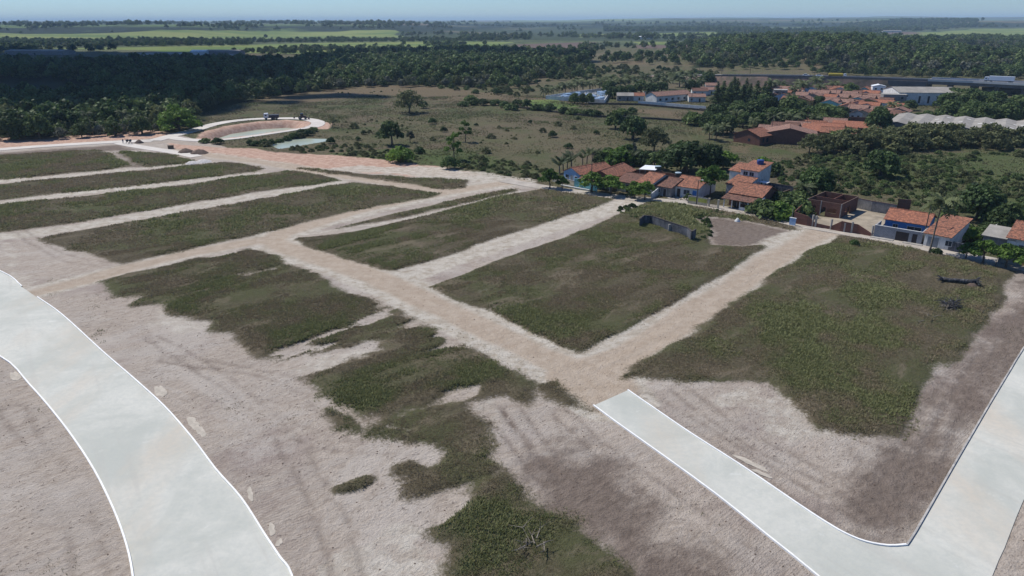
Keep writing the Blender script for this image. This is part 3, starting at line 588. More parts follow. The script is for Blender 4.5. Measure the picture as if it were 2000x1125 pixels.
# ------------------------------------------------------------------ roads
def tri_sheet(name, pg, z, mat, kind='structure', drop=0.25):
    from mathutils.geometry import tessellate_polygon
    n = len(pg); tris = tessellate_polygon([[Vector((p[0], p[1], 0)) for p in pg]])
    b = MB(); b.v = [(p[0], p[1], z) for p in pg] + [(p[0], p[1], z - drop) for p in pg]
    for t in tris:
        a, c, d = [Vector(b.v[k]) for k in t]
        if (c - a).cross(d - a).z < 0: t = (t[0], t[2], t[1])
        b.f.append(tuple(t)); b.m.append(0)
    for k in range(n):
        j = (k + 1) % n; b.f.append((k, j, n + j, n + k)); b.m.append(0)
    return tagp(b.build(name, mat), kind=kind)
def strip(name, line, w, z, mat, kind='structure', drop=0.25, th=None):
    line = np.asarray(line); d = np.gradient(line, axis=0); d /= np.linalg.norm(d, axis=1)[:, None]
    nn = np.stack([-d[:, 1], d[:, 0]], 1); L = line + nn * w / 2; R_ = line - nn * w / 2; b = MB(); k = len(line)
    for i in range(k - 1):
        b.poly([(*L[i], z), (*R_[i], z), (*R_[i + 1], z), (*L[i + 1], z)][::-1] if False else [(*R_[i], z), (*R_[i + 1], z), (*L[i + 1], z), (*L[i], z)])
        b.poly([(*L[i], z), (*L[i + 1], z), (*L[i + 1], z - drop), (*L[i], z - drop)]); b.poly([(*R_[i + 1], z), (*R_[i], z), (*R_[i], z - drop), (*R_[i + 1], z - drop)])
    return tagp(b.build(name, mat), kind=kind)
tri_sheet('avenue_road', AVE, 0.03, 'road'); tri_sheet('corner_road', R12, 0.03, 'road')
def offs(line, s):
    line = np.asarray(line); d = np.gradient(line, axis=0); d /= np.linalg.norm(d, axis=1)[:, None]
    return line + np.stack([-d[:, 1], d[:, 0]], 1) * s
def kerb(line, side, mat, lab, w=0.16, hgt=0.16):
    o = strip('kerb', offs(line, side * w * 0.5), w, hgt, mat, drop=0.5)
    return o
k0 = 0
iA = [i for i, q in enumerate(aveR) if abs(q[0] - G(42, 560)[0]) < 1e-6][0]; iB = [i for i, q in enumerate(aveR) if abs(q[0] - G(72, 581)[0]) < 1e-6][0]
kerb(aveR[:iA + 1], 1, 'kerbw', ''); kerb(aveR[iB:], 1, 'kerbw', ''); kerb(aveL, -1, 'kerbw', '')
kerb(r1L, -1, 'kerbw', ''); kerb(r1R, 1, 'kerbw', ''); kerb(r2L[0:], 1, 'kerbg', '')
strip('village_street', street_w, 4.6, 0.05, 'street')
strip('ring_road', ringw, 6.0, 0.10, 'roadfar'); strip('ring_path', ring2w, 3.4, 0.09, 'roadfar'); strip('far_road', rfw, 5.8, 0.08, 'roadfar')
strip('far_road_branch', rf2w, 5.0, 0.085, 'roadfar'); strip('wet_road', rf3w, 4.4, 0.06, 'roadfar')
# water
def lake(name, pts, z):
    tagp(tri_sheet(name, poly(pts, z), z, 'water', drop=0.05), kind='structure')
lake('pond_water', [(400, 274), (412, 266), (430, 258), (470, 249), (520, 243.5), (570, 243), (600, 246), (598, 252), (560, 260), (500, 268), (440, 275)], -2.6)
lake('pool_water', [(524, 283), (545, 272), (590, 267), (640, 267), (650, 273), (600, 283), (545, 291)], -0.35)
# ================================================================== VEGETATION
def hz(x, y): return float(height([x], [y])[0])
def cards(C, N, size, asp=1.0, seed=0, tilt=0.6):
    """C card centres (n,3), N outward normals, returns quads V,F"""
    r = np.random.default_rng(seed); n = len(C)
    nn = N + r.normal(0, tilt, (n, 3)); nn /= np.linalg.norm(nn, axis=1)[:, None] + 1e-9
    a = np.cross(nn, r.normal(0, 1, (n, 3))); a /= np.linalg.norm(a, axis=1)[:, None] + 1e-9; b = np.cross(nn, a)
    s = (size * r.uniform(0.6, 1.35, n))[:, None]
    V = np.stack([C - a * s - b * s * asp * .4, C + a * s * .3 - b * s * asp, C + a * s + b * s * asp * .3, C - a * s * .4 + b * s * asp], 1).reshape(-1, 3)
    return V, np.arange(4 * n).reshape(n, 4)
def crown_mesh(name, blobs, ncard, size, mat, seed=0, asp=0.8, tilt=0.6, shell=0.55, mat2=None, frac2=0):
    r = np.random.default_rng(seed); blobs = np.array(blobs, float)
    wgt = (blobs[:, 3] * blobs[:, 4] + blobs[:, 3] * blobs[:, 5]) ** 1.0; wgt /= wgt.sum()
    bi = r.choice(len(blobs), ncard, p=wgt); d = r.normal(0, 1, (ncard, 3)); d /= np.linalg.norm(d, axis=1)[:, None]
    d[:, 2] = np.where(d[:, 2] < -0.35, -d[:, 2], d[:, 2])
    rad = shell + (1 - shell) * r.uniform(0, 1, ncard) ** 0.5
    lump = 1 + 0.22 * np.sin(d[:, 0] * 5 + bi) * np.sin(d[:, 1] * 6 + bi * 2) + r.normal(0, 0.05, ncard)
    B = blobs[bi]; C = B[:, :3] + d * B[:, 3:6] * (rad * lump)[:, None]
    V, Fq = cards(C, d, size, asp, seed + 1, tilt)
    tint = np.repeat(np.clip(r.normal(0.45, 0.2, ncard) + 0.25 * np.sin(bi * 2.4), 0, 1), 4)
    me = npmesh(name, V, Fq, [mat] + ([mat2] if mat2 else []), tint=tint)
    if mat2: me.polygons.foreach_set('material_index', (r.uniform(0, 1, ncard) < frac2).astype(np.int32))
    return me
def rblobs(seed, n, R, Hc, flat, zb, spread=0.6, br=0.5):
    r = np.random.default_rng(seed); out = []
    for i in range(n):
        a = 2.4 * i + r.uniform(0, 1); q = math.sqrt((i + .4) / n) * R * spread
        rb = R * br * r.uniform(0.75, 1.2)
        out.append((q * math.cos(a), q * math.sin(a), zb + Hc * (0.76 - 1.15 * (q / R) ** 2) * r.uniform(0.7, 1.25), rb, rb, rb * flat))
    return out
def limbs_mesh(name, h, rt, blobs, mat='bark', nb=6, seed=0, lean=0.0, fine=0):
    b = MB(); r = random.Random(seed); zt = h * 0.42
    top = (lean, r.uniform(-.2, .2), zt); b.tube([(0, 0, -0.4), (lean * .4, 0, zt * .5), top], [rt * 1.3, rt, rt * .8], 7)
    for k in range(min(nb, len(blobs))):
        q = blobs[k]; e = (q[0], q[1], q[2]); mid = tuple((top[i] * .5 + e[i] * .5) + (0, 0, .1 * h)[i] * .4 for i in range(3))
        b.tube([top, mid, e], [rt * .55, rt * .35, rt * .12], 5)
        for j in range(fine):
            f = (e[0] + r.uniform(-1, 1) * q[3] * .9, e[1] + r.uniform(-1, 1) * q[3] * .9, e[2] + r.uniform(0, 1) * q[5]); b.tube([mid, f], [rt * .2, rt * .05], 4)
    me = b.build('limbs_tmp', mat, smooth=True); d = me.data; bpy.data.objects.remove(me); d.name = name; return d
KIND = {}
def defkind(k, crown, trunk, h): KIND[k] = (crown, trunk, h)
bl = rblobs(1, 20, 4.3, 7.0, .95, .5, .72, .42); defkind('mango', crown_mesh('mango_crown', bl, 3600, .34, 'leaf_dark', 1), limbs_mesh('mango_trunk', 8, .4, bl, nb=7, seed=1), 8.2)
bl = rblobs(2, 17, 3.9, 6.2, .95, .5, .7, .44); defkind('mango2', crown_mesh('mango2_crown', bl, 2800, .36, 'leaf_mid', 2), limbs_mesh('mango2_trunk', 7, .35, bl, nb=7, seed=2), 7.4)
bl = rblobs(3, 13, 2.8, 3.2, .62, 1.9, .8, .42); defkind('street', crown_mesh('street_crown', bl, 1500, .22, 'leaf_bright', 3), limbs_mesh('street_trunk', 5, .16, bl, nb=7, seed=3), 4.4)
bl = rblobs(4, 16, 5.6, 5.6, .6, .9, .8, .38); defkind('umbrella', crown_mesh('umbrella_crown', bl, 2600, .32, 'leaf_bright', 4), limbs_mesh('umbrella_trunk', 7, .3, bl, nb=9, seed=4), 6.4)
bl = rblobs(5, 15, 4.6, 4.8, .75, 1.6, .8, .34); defkind('scrubtree', crown_mesh('scrubtree_crown', bl, 1500, .26, 'leaf_olive', 5, shell=.2), limbs_mesh('scrubtree_trunk', 6, .2, bl, nb=12, seed=5, fine=3), 6.4)
bl = rblobs(6, 12, 3.4, 5.0, .9, 1.4, .75, .36); defkind('roundtree', crown_mesh('roundtree_crown', bl, 2200, .27, 'leaf_mid', 6), limbs_mesh('roundtree_trunk', 6, .24, bl, nb=8, seed=6), 6.6)
bl = rblobs(7, 9, 2.4, 4.6, .8, 2.2, .8, .36); defkind('lighttree', crown_mesh('lighttree_crown', bl, 900, .22, 'leaf_bright', 7, shell=.2), limbs_mesh('lighttree_trunk', 6, .13, bl, nb=9, seed=7, fine=2), 6.2)
bl = rblobs(8, 9, 1.9, 1.5, .85, .2, .75, .45); defkind('bush', crown_mesh('bush_crown', bl, 1100, .2, 'leaf_mid', 8), limbs_mesh('bush_stems', 2, .07, bl, nb=9, seed=8), 2.3)
defkind('darkbush', crown_mesh('darkbush_crown', rblobs(9, 8, 1.7, 1.9, .95, .3, .7, .48), 1000, .2, 'leaf_dark', 9), limbs_mesh('darkbush_stems', 2, .07, bl, nb=8, seed=9), 2.6)
bl = rblobs(10, 9, 1.9, 1.7, .85, .2, .75, .45); defkind('brightbush', crown_mesh('brightbush_crown', bl, 1100, .19, 'leaf_bright', 10), limbs_mesh('brightbush_stems', 2, .07, bl, nb=9, seed=10), 2.5)
bl = rblobs(11, 12, 2.6, 2.6, .8, .4, .85, .36); defkind('thicket', crown_mesh('thicket_crown', bl, 1200, .2, 'leaf_olive', 11, shell=.2), limbs_mesh('thicket_stems', 3, .08, bl, nb=12, seed=11, fine=3), 3.4)
bl = rblobs(12, 9, 2.0, 4.5, .9, .6, .7, .36); defkind('greytree', crown_mesh('greytree_crown', bl, 900, .2, 'leaf_grey', 12, shell=.2), limbs_mesh('greytree_trunk', 5, .12, bl, nb=9, seed=12, fine=3), 5.8)
cas = [(0.5 * math.sin(i * 2.1) * (1 - i / 14), 0.5 * math.cos(i * 1.7) * (1 - i / 14), 1.5 + i * 0.85, 1.9 * (1 - i / 15), 1.9 * (1 - i / 15), 1.0) for i in range(13)]
defkind('casuarina', crown_mesh('casuarina_crown', cas, 2000, .3, 'leaf_dark', 13, asp=.3, shell=.1), limbs_mesh('casuarina_trunk', 13, .2, cas, nb=5, seed=13), 13.2)
bl = rblobs(14, 7, 1.6, 2.6, .8, 1.2, .8, .4); defkind('flowertree', crown_mesh('flowertree_crown', bl, 900, .2, 'leaf_mid', 14, mat2='leaf_flower', frac2=.35), limbs_mesh('flowertree_trunk', 4, .1, bl, nb=7, seed=14), 4.2)
bl = rblobs(15, 7, 2.0, 3.0, .8, 1.0, .8, .4); bare = limbs_mesh('bare_branches', 4, .1, bl, nb=7, seed=15, fine=9); defkind('baretree', crown_mesh('bare_twig_leaves', bl, 160, .16, 'leaf_olive', 15, shell=.1), bare, 4.4)
def palm_meshes(seed, h, nf=18, L=3.6, lean=.5, upright=False):
    r = random.Random(seed); b = MB(); pts = [(lean * (i / 6) ** 2, 0, -0.3 + (h + .3) * i / 6) for i in range(7)]; b.tube(pts, [.24, .17, .15, .14, .13, .12, .12], 7)
    t = b.build('tmp', 'palmbark', smooth=True); td = t.data; bpy.data.objects.remove(t)
    V = []; Fq = []; ti = []; tx, ty, tz = pts[-1]
    for f in range(nf):
        a = f * 2.399 + r.uniform(-.2, .2); el = (r.uniform(.9, 1.25) if upright else (1.15 - 1.35 * f / nf + r.uniform(-.1, .1))); Lf = L * r.uniform(.85, 1.1)
        seg = 9; p = [tx, ty, tz]; q = [p[:]]; e = el
        for s in range(seg):
            d = Lf / seg; e2 = e - (s / seg) * (.9 if upright else 1.5); p = [p[0] + math.cos(a) * math.cos(e2) * d, p[1] + math.sin(a) * math.cos(e2) * d, p[2] + math.sin(e2) * d]; q.append(p[:])
        sx, sy = -math.sin(a), math.cos(a)
        for s in range(seg):
            w0 = Lf * .19 * math.sin(math.pi * min(.97, (s + .35) / (seg + .4)))
            A_, B_ = q[s], q[s + 1]; m_ = [A_[i] * .35 + B_[i] * .65 for i in range(3)]
            for sg in (1, -1):
                dz = -w0 * .75; i0 = len(V)
                V += [A_, m_, [m_[0] + sx * sg * w0 + math.cos(a) * w0 * .3, m_[1] + sy * sg * w0 + math.sin(a) * w0 * .3, m_[2] + dz], [A_[0] + sx * sg * w0 * .8, A_[1] + sy * sg * w0 * .8, A_[2] + dz * .8]]
                Fq.append((i0, i0 + 1, i0 + 2, i0 + 3)); ti += [max(0, min(1, .55 + .25 * r.uniform(-1, 1) - .3 * (f / nf)))] * 4
    return npmesh('palm_fronds', V, Fq, ['leaf_palm'], tint=ti), td
for nm, sd_, h_, nf_, L_, ln_ in (('palm', 1, 8.5, 22, 3.9, .6), ('palmyoung', 2, 3.4, 18, 3.2, .2), ('palmtall', 3, 10.5, 20, 3.5, -.8)):
    c_, t_ = palm_meshes(sd_, h_, nf_, L_, ln_); defkind(nm, c_, t_, h_ + L_ * .55)
c_, t_ = palm_meshes(5, 1.6, 9, 2.6, .1, True); defkind('banana', c_, t_, 3.6)
CR_N = {'palm': ('coconut_palm', 'palm tree', 'frond_crown'), 'palmyoung': ('young_palm', 'palm tree', 'frond_crown'), 'palmtall': ('coconut_palm', 'palm tree', 'frond_crown'), 'banana': ('banana_plant', 'plant', 'leaf_crown'),
        'bush': ('bush', 'bush', 'crown'), 'darkbush': ('bush', 'bush', 'crown'), 'brightbush': ('bush', 'bush', 'crown'), 'thicket': ('thicket', 'bush', 'crown')}
def tree(kind, px, py, hpx, label, group=None, wide=1.0, rz=None, xy=None):
    c, t, h = KIND[kind]; x, y = xy if xy else G(px, py)
    s = hpx * zc(x, y) / (F * CP) / h
    nm, cat, cn = CR_N.get(kind, (('broadleaf_tree' if kind not in ('casuarina', 'baretree') else kind.replace('bare', 'bare_') if kind == 'baretree' else 'casuarina_tree'), 'tree', 'crown'))
    o = empty(nm, (x, y, hz(x, y) - .05), random.uniform(0, 6.28) if rz is None else rz, label=label, cat=cat, group=group)
    o.scale = (s * wide, s * wide, s)
    a = link(cn, c, o); b_ = link('trunk' if cn in ('crown', 'frond_crown') and 'stem' not in t.name else 'stem', t, o)
    return o
TT = [
 ('umbrella', 351, 256, 42, 'bright lime green spreading tree beside the sandy bank left of the ring road'),
 ('palmtall', 182, 264, 46, 'silvery drooping palm, left one of two tall palms at the dark wood edge'),
 ('palmtall', 243, 262, 46, 'silvery full palm, right one of two tall palms at the dark wood edge'),
 ('mango2', 30, 272, 54, 'huge round olive tree at the left picture edge above the far concrete road'),
 ('mango2', 78, 271, 48, 'second round olive tree from the left edge above the far concrete road'),
 ('roundtree', 160, 268, 28, 'round grey green tree just left of the silvery palms'),
 ('roundtree', 225, 266, 30, 'pale brownish round tree between the two silvery palms'),
 ('mango2', 278, 262, 34, 'dense mid green tree between the right silvery palm and the lime green tree'),
 ('scrubtree', 800, 221, 42, 'airy wide tree alone in the dry field beyond the ring pond', None, 1.05),
 ('darkbush', 826, 212, 14, 'small dark bush right of the airy lone tree in the dry field'),
 ('roundtree', 766, 284, 46, 'dark green round tree standing in the middle of the dry field'),
 ('greytree', 801, 279, 28, 'greyish shrubby tree just right of the dark round field tree'),
 ('lighttree', 909, 278, 36, 'light green slender tree in the field right of the round tree'),
 ('lighttree', 887, 313, 46, 'thin see through tree with high crown near the red earth bank'),
 ('brightbush', 783, 317, 33, 'bright green bush at the upper edge of the red earth strip'),
 ('darkbush', 879, 329, 24, 'dark round bush at the edge of the pale earth strip'),
 ('darkbush', 646, 280, 12, 'small dark bush at the right end of the oblong pool'),
 ('baretree', 650, 249, 26, 'bare spreading tree right of the ring road bend'),
 ('mango', 1236, 272, 50, 'large dark tree in the dry field above the village row'),
 ('mango2', 1202, 252, 34, 'mid green tree leaning on the left of the large dark field tree'),
 ('scrubtree', 1277, 298, 46, 'olive brown airy tree right of the large dark field tree'),
 ('greytree', 1232, 307, 36, 'slender grey green tree behind the village row'),
 ('brightbush', 1205, 322, 36, 'bright green bush behind the red tiled roofs', None, 1.25),
 ('bush', 1353, 244, 27, 'round green bush at the end of the dark stone wall'),
 ('roundtree', 1030, 214, 20, 'small round tree beside the far stone wall'),
 ('mango', 1338, 336, 64, 'biggest dark mango tree behind the village row', None, 1.3),
 ('mango', 1382, 332, 54, 'dark mango tree just right of the biggest one behind the village row'),
 ('street', 1386, 379, 44, 'round green tree with clear trunk in front of the yellow panelled wall', None, 1.12),
 ('mango', 1592, 385, 64, 'tall dark mango between the weathered yard wall and the unfinished brick house'),
 ('palmyoung', 1568, 392, 40, 'coconut palm left of the unfinished brick house'),
 ('mango', 1718, 346, 58, 'isolated dark green tree in the scrub above the unfinished house'),
 ('mango', 1908, 430, 76, 'very dark tall mango right of the tall leaning palm'),
 ('mango2', 1962, 452, 56, 'mid green tree at the right edge behind the last house'),
 ('flowertree', 1945, 456, 24, 'shrub full of white flowers behind the last house'),
 ('palm', 1815, 495, 118, 'tall coconut palm standing at the kerb of the village street', None, .9, .5),
 ('brightbush', 1836, 480, 26, 'leafy green shrub against the white house behind the tall palm'),
 ('street', 1886, 505, 26, 'thin street tree, leftmost of the trio at the right end of the street'),
 ('street', 1919, 514, 38, 'broad street tree, middle of the trio at the right end of the street', None, 1.25),
 ('street', 1964, 522, 38, 'street tree hiding the last house, rightmost of the trio', None, 1.3),
 ('bush', 1493, 421, 34, 'leafy hedge bush right of the veranda house', None, 1.3), ('brightbush', 1520, 425, 34, 'bright leafy bush in front of the hedge right of the veranda house', None, 1.2),
 ('bush', 1548, 418, 36, 'leafy bush beside the unfinished brick house', None, 1.2), ('bush', 1530, 402, 30, 'dark leafy bush behind the hedge right of the veranda house', None, 1.4),
 ('street', 1074, 368, 31, 'small bright tree at the left end of the village row'), ('street', 1098, 370, 22, 'smallest street tree in front of the blue gabled house', None, .9),
 ('street', 1156, 376, 32, 'bright green spreading street tree in front of the turquoise wall', None, 1.25), ('street', 1193, 381, 32, 'dark flat topped street tree with thick trunk', None, 1.2),
 ('street', 1239, 388, 28, 'street tree, left one of a pair by the white house'), ('street', 1259, 391, 30, 'street tree, right one of a pair by the white house', None, 1.05),
 ('darkbush', 1232, 385, 12, 'low dark shrub under the left one of the paired street trees'), ('darkbush', 1667, 481, 14, 'dark green bush on the grass below the broken brick yard wall'),
 ('bush', 1828, 497, 14, 'low dark bush at the foot of the tall coconut palm'), ('darkbush', 1345, 391, 13, 'scraggly shrub left of the yellow panelled wall'),
 ('mango', 1712, 262, 56, 'dark upright tree beside the left end of the wavy warehouse roof', None, .8),
 ('bush', 1640, 276, 22, 'bright green bush right of the brick sheds', None, 1.5), ('banana', 1795, 440, 26, 'banana plant behind the blue house'), ('brightbush', 1806, 447, 22, 'orange green garden shrub beside the blue house'),
 ('darkbush', 1765, 342, 12, 'small dark bush on the scrub slope above the unfinished house'),
]
for q in TT:
    tree(q[0], q[1], q[2], q[3], q[4], *(q[5:6] if len(q) > 5 else ()), **({'wide': q[6]} if len(q) > 6 else {}), **({'rz': q[7]} if len(q) > 7 else {}))
def trees(kind, pts, h, label, group, wide=1.0, j=.15):
    for (x, y) in pts:
        tree(kind if isinstance(kind, str) else random.choice(kind), x, y, h * random.uniform(1 - j, 1 + j), label, group, wide=wide * random.uniform(.85, 1.15))
trees('palmyoung', [(1060 + i * 11 + random.uniform(-3, 3), 190 - i * 1.6 + random.uniform(-2, 2)) for i in range(11)], 22, 'coconut palm in the row behind the walled cemetery', 'coconut palms behind the cemetery')
trees('palmyoung', [(1180, 178), (1196, 172), (1212, 176), (1228, 168), (1243, 174), (1258, 164), (1272, 172), (1286, 165), (1300, 174), (1314, 163), (1327, 170), (1338, 178), (1352, 166), (1366, 174), (1334, 160)], 24, 'coconut palm in the grove behind the long school roof', 'palms behind the school', 1.1)
trees(['mango', 'mango2'], [(1196, 192), (1212, 190), (1230, 186), (1252, 182), (1270, 186), (1292, 180), (1190, 182), (1380, 164), (1370, 170), (1350, 178)], 23, 'dark leafy tree in the grove between cemetery and school', 'leafy trees between cemetery and school', 1.1)
trees('mango2', [(1122, 202), (1137, 203), (1150, 203)], 18, 'bushy tree in front of the cemetery wall', 'bushy trees before the cemetery')
trees('casuarina', [(1398, 206), (1410, 202), (1422, 206), (1436, 203), (1448, 207), (1462, 204), (1476, 206), (1490, 200), (1498, 206), (1430, 196), (1455, 196)], 45, 'feathery dark casuarina in the clump left of the far village', 'casuarinas left of the far village', 2.3)
trees(['mango', 'mango2', 'roundtree'], [(1395, 238), (1412, 246), (1432, 240), (1450, 250), (1468, 236), (1480, 248), (1500, 240), (1515, 250), (1532, 240), (1548, 250), (1565, 245), (1580, 240), (1600, 244), (1618, 246), (1640, 248), (1385, 252), (1402, 262), (1420, 260), (1500, 226), (1540, 228), (1470, 222), (1490, 218), (1560, 226), (1605, 232), (1635, 235), (1412, 228), (1440, 226)], 34, 'leafy green tree in the belt between the brick sheds and the far village', 'trees between the brick sheds and the far village', 1.15)
trees(['palmyoung'], [(1385, 272), (1398, 276), (1412, 268), (1436, 246), (1470, 256), (1510, 252), (1545, 254), (1590, 250)], 30, 'palm in the belt between the brick sheds and the far village', 'palms between the brick sheds and the far village')
trees('palmyoung', [(1506, 182), (1524, 180), (1549, 190), (1560, 182), (1567, 186), (1600, 188), (1626, 182), (1592, 178), (1546, 210), (1740, 222), (1760, 224), (1720, 228), (1870, 208), (1885, 214)], 26, 'coconut palm among the roofs of the far village', 'coconut palms in the far village')
trees(['mango', 'mango2'], [(1648, 182), (1660, 186), (1530, 210), (1598, 206), (1532, 182), (1755, 240), (1770, 238), (1790, 242), (1810, 238), (1830, 240), (1775, 216), (1725, 236)], 20, 'small leafy tree between far village roofs and warehouses', 'small trees of the far village', 1.2)
trees(['mango', 'mango2'], [(1848, 212), (1862, 205), (1880, 216), (1892, 206), (1905, 218), (1918, 208), (1930, 220), (1940, 212), (1955, 222), (1870, 226), (1900, 232), (1935, 236), (1970, 228), (1985, 222), (1850, 236), (1985, 240), (1960, 244), (1920, 244), (1880, 244)], 34, 'tall leafy tree between the viaduct and the wavy warehouse', 'trees between viaduct and wavy warehouse', 1.15)
trees(['scrubtree', 'thicket'], [(1640, 300), (1665, 296), (1690, 300), (1715, 292), (1740, 298), (1762, 290), (1785, 292), (1808, 284), (1830, 288), (1852, 280), (1875, 286), (1700, 284), (1740, 280), (1780, 276), (1610, 296), (1580, 300), (1820, 276), (1655, 284), (1900, 284), (1930, 280), (1960, 284), (1990, 282), (1945, 292)], 36, 'sprawling olive thorn tree in front of the wavy warehouse', 'olive thorn trees before the wavy warehouse', 1.1)
trees(['mango2', 'mango', 'roundtree'], [(1175, 322), (1190, 318), (1248, 320), (1262, 326), (1278, 330), (1290, 322), (1222, 316)], 30, 'leafy green tree behind the red roofs of the village row', 'trees behind the village row')
trees('banana', [(1100, 334), (1108, 330), (1116, 328), (1138, 322), (1146, 320), (1160, 318), (1170, 316), (1185, 322), (1200, 318), (1216, 322), (1232, 322), (1093, 338)], 30, 'banana plant behind the tiled roofs at the left of the village row', 'banana plants behind the village row')
trees(['bush', 'mango2', 'brightbush'], [(1402, 318), (1412, 330), (1420, 322), (1490, 330), (1508, 340), (1870, 454), (1880, 462), (1890, 470), (1900, 468), (1925, 462), (1935, 472), (1975, 440), (1990, 450), (1862, 462), (1560, 396), (1985, 420), (1850, 430), (1950, 440)], 28, 'garden bush or small tree behind the village row houses', 'garden greenery behind the village row', 1.15)
trees(['darkbush', 'bush'], [(905, 208), (925, 206), (945, 206), (968, 206), (985, 210), (995, 214), (1005, 216), (920, 200), (1050, 216), (1075, 218), (1100, 222), (1120, 224), (1150, 226), (1165, 228), (1215, 225), (1235, 222), (1010, 205)], 13, 'dark bush along the dark field wall beyond the dry field', 'bushes along the dark field wall', 1.3)
trees(['darkbush', 'thicket', 'bush'], [(400, 279), (425, 281), (520, 285), (500, 284), (545, 276), (560, 273), (575, 269), (592, 265), (606, 261), (612, 257), (530, 281), (515, 281), (490, 283), (585, 268), (600, 265)], 11, 'bush on the bank between the ring pond and the oblong pool', 'bushes between the ring pond and the pool', 1.35)
trees(['darkbush', 'thicket'], [(975, 250), (990, 256), (867, 258), (845, 275), (710, 262), (722, 258), (740, 266), (692, 250), (1060, 258), (930, 246), (1005, 272), (1035, 240), (1130, 234), (1165, 262), (1120, 252), (1080, 268), (1110, 290), (845, 242), (950, 300), (700, 274), (820, 300), (1050, 300), (1090, 246), (960, 270)], 9, 'small dark bush dotted over the dry field', 'small bushes dotted over the dry field', 1.1, .4)
# ---- masses nobody could count: instanced tree crowns
def gn_scatter(name, pts, scl, protos, label, seed=0, z=None):
    P_ = np.array(pts); Z = height(P_[:, 0], P_[:, 1]) - .2
    me = bpy.data.meshes.new(name); me.vertices.add(len(P_)); me.vertices.foreach_set('co', np.column_stack([P_, Z]).astype(np.float32).ravel())
    a = me.attributes.new('sc', 'FLOAT', 'POINT'); a.data.foreach_set('value', np.asarray(scl, np.float32))
    r = np.random.default_rng(seed); k = me.attributes.new('pick', 'INT', 'POINT'); k.data.foreach_set('value', r.integers(0, len(protos), len(P_)).astype(np.int32))
    ro = me.attributes.new('ro', 'FLOAT', 'POINT'); ro.data.foreach_set('value', r.uniform(0, 6.28, len(P_)).astype(np.float32))
    o = link(name, me, kind='stuff', label=label)
    ng = bpy.data.node_groups.new(name, 'GeometryNodeTree'); ng.interface.new_socket('Geometry', in_out='INPUT', socket_type='NodeSocketGeometry'); ng.interface.new_socket('Geometry', in_out='OUTPUT', socket_type='NodeSocketGeometry')
    N = ng.nodes; L = ng.links; gi = N.new('NodeGroupInput'); go = N.new('NodeGroupOutput')
    ip = N.new('GeometryNodeInstanceOnPoints'); L.new(gi.outputs[0], ip.inputs['Points']); gj = N.new('GeometryNodeGeometryToInstance')
    for q in reversed(protos):
        oi = N.new('GeometryNodeObjectInfo'); oi.inputs[0].default_value = q; oi.inputs['As Instance'].default_value = True; L.new(oi.outputs['Geometry'], gj.inputs[0])
    # each proto is one instance in the joined set
    jn = N.new('GeometryNodeJoinGeometry')
    for q in list(gj.inputs[0].links): L.remove(q)
    for oi in [x for x in N if x.bl_idname == 'GeometryNodeObjectInfo']: L.new(oi.outputs['Geometry'], jn.inputs[0])
    N.remove(gj); L.new(jn.outputs[0], ip.inputs['Instance']); ip.inputs['Pick Instance'].default_value = True
    def att(nm, ty):
        x = N.new('GeometryNodeInputNamedAttribute'); x.data_type = ty; x.inputs[0].default_value = nm; return x.outputs[0]
    L.new(att('pick', 'INT'), ip.inputs['Instance Index']); L.new(att('sc', 'FLOAT'), ip.inputs['Scale'])
    cx = N.new('ShaderNodeCombineXYZ'); L.new(att('ro', 'FLOAT'), cx.inputs[2]); L.new(cx.outputs[0], ip.inputs['Rotation'])
    L.new(ip.outputs[0], go.inputs[0])
    md = o.modifiers.new('scatter', 'NODES'); md.node_group = ng
    return o
def sample(pg, step, seed, clump=0, jit=.45, excl=(), soft=0):
    r = np.random.default_rng(seed); x0, y0 = pg.min(0); x1, y1 = pg.max(0)
    gx, gy = np.meshgrid(np.arange(x0, x1, step), np.arange(y0, y1, step)); X = gx.ravel() + r.uniform(-jit, jit, gx.size) * step; Y = gy.ravel() + r.uniform(-jit, jit, gx.size) * step
    s = sdpoly(X, Y, pg) + (fbm(X, Y, soft * 4, 3, seed) * soft * 2 if soft else 0); k = s > 0
    for e, mgn in excl: k &= sdpoly(X, Y, e) < -mgn
    if clump: k &= (fbm(X, Y, clump[0], 3, seed + 5) + r.uniform(-.15, .15, X.shape)) > clump[1]
    az = np.abs(np.degrees(np.arctan2(X, Y))); k &= az < 48
    return np.column_stack([X[k], Y[k]])
def low(kind, seed, n, size, mat, dims):
    return crown_mesh(kind, rblobs(seed, 6, dims[0], dims[1], .95, dims[1] * .05, .62, .55), n, size, mat, seed)
# prototypes for the woods: crowns of real trees standing in the wood (visible objects)
def proto(kind_mesh, px, py, label, sc):
    x, y = G(px, py); o = link('woodland_tree', kind_mesh, None, (x, y, hz(x, y) - .2), label=label, cat='tree'); o.scale = (sc,) * 3; return o
pa = proto(low('wood_crown_dark', 21, 420, .62, 'leaf_dark', (4.6, 8.0)), 300, 215, 'dark round tree inside the left wood', 1)
pb = proto(low('wood_crown_mid', 22, 420, .62, 'leaf_mid', (4.8, 7.5)), 330, 225, 'mid green round tree inside the left wood', 1)
pc = proto(low('wood_crown_olive', 23, 360, .6, 'leaf_olive', (4.2, 6.5)), 110, 248, 'olive rounded tree inside the left wood', 1)
pd = proto(low('wood_crown_grey', 24, 360, .6, 'leaf_grey', (4.0, 6.2)), 850, 165, 'greyish rounded tree at the edge of the left wood', 1)
pe = proto(KIND['palmyoung'][0], 150, 232, 'palm crown inside the left wood', 1.3)
pf = proto(KIND['bush'][0], 1690, 380, 'green shrub on the slope above the unfinished house', .7)
pg_ = proto(KIND['thicket'][0], 1030, 322, 'olive shrub in the dry field', .5)
ph = proto(KIND['darkbush'][0], 1110, 300, 'dark shrub in the dry field', .45)
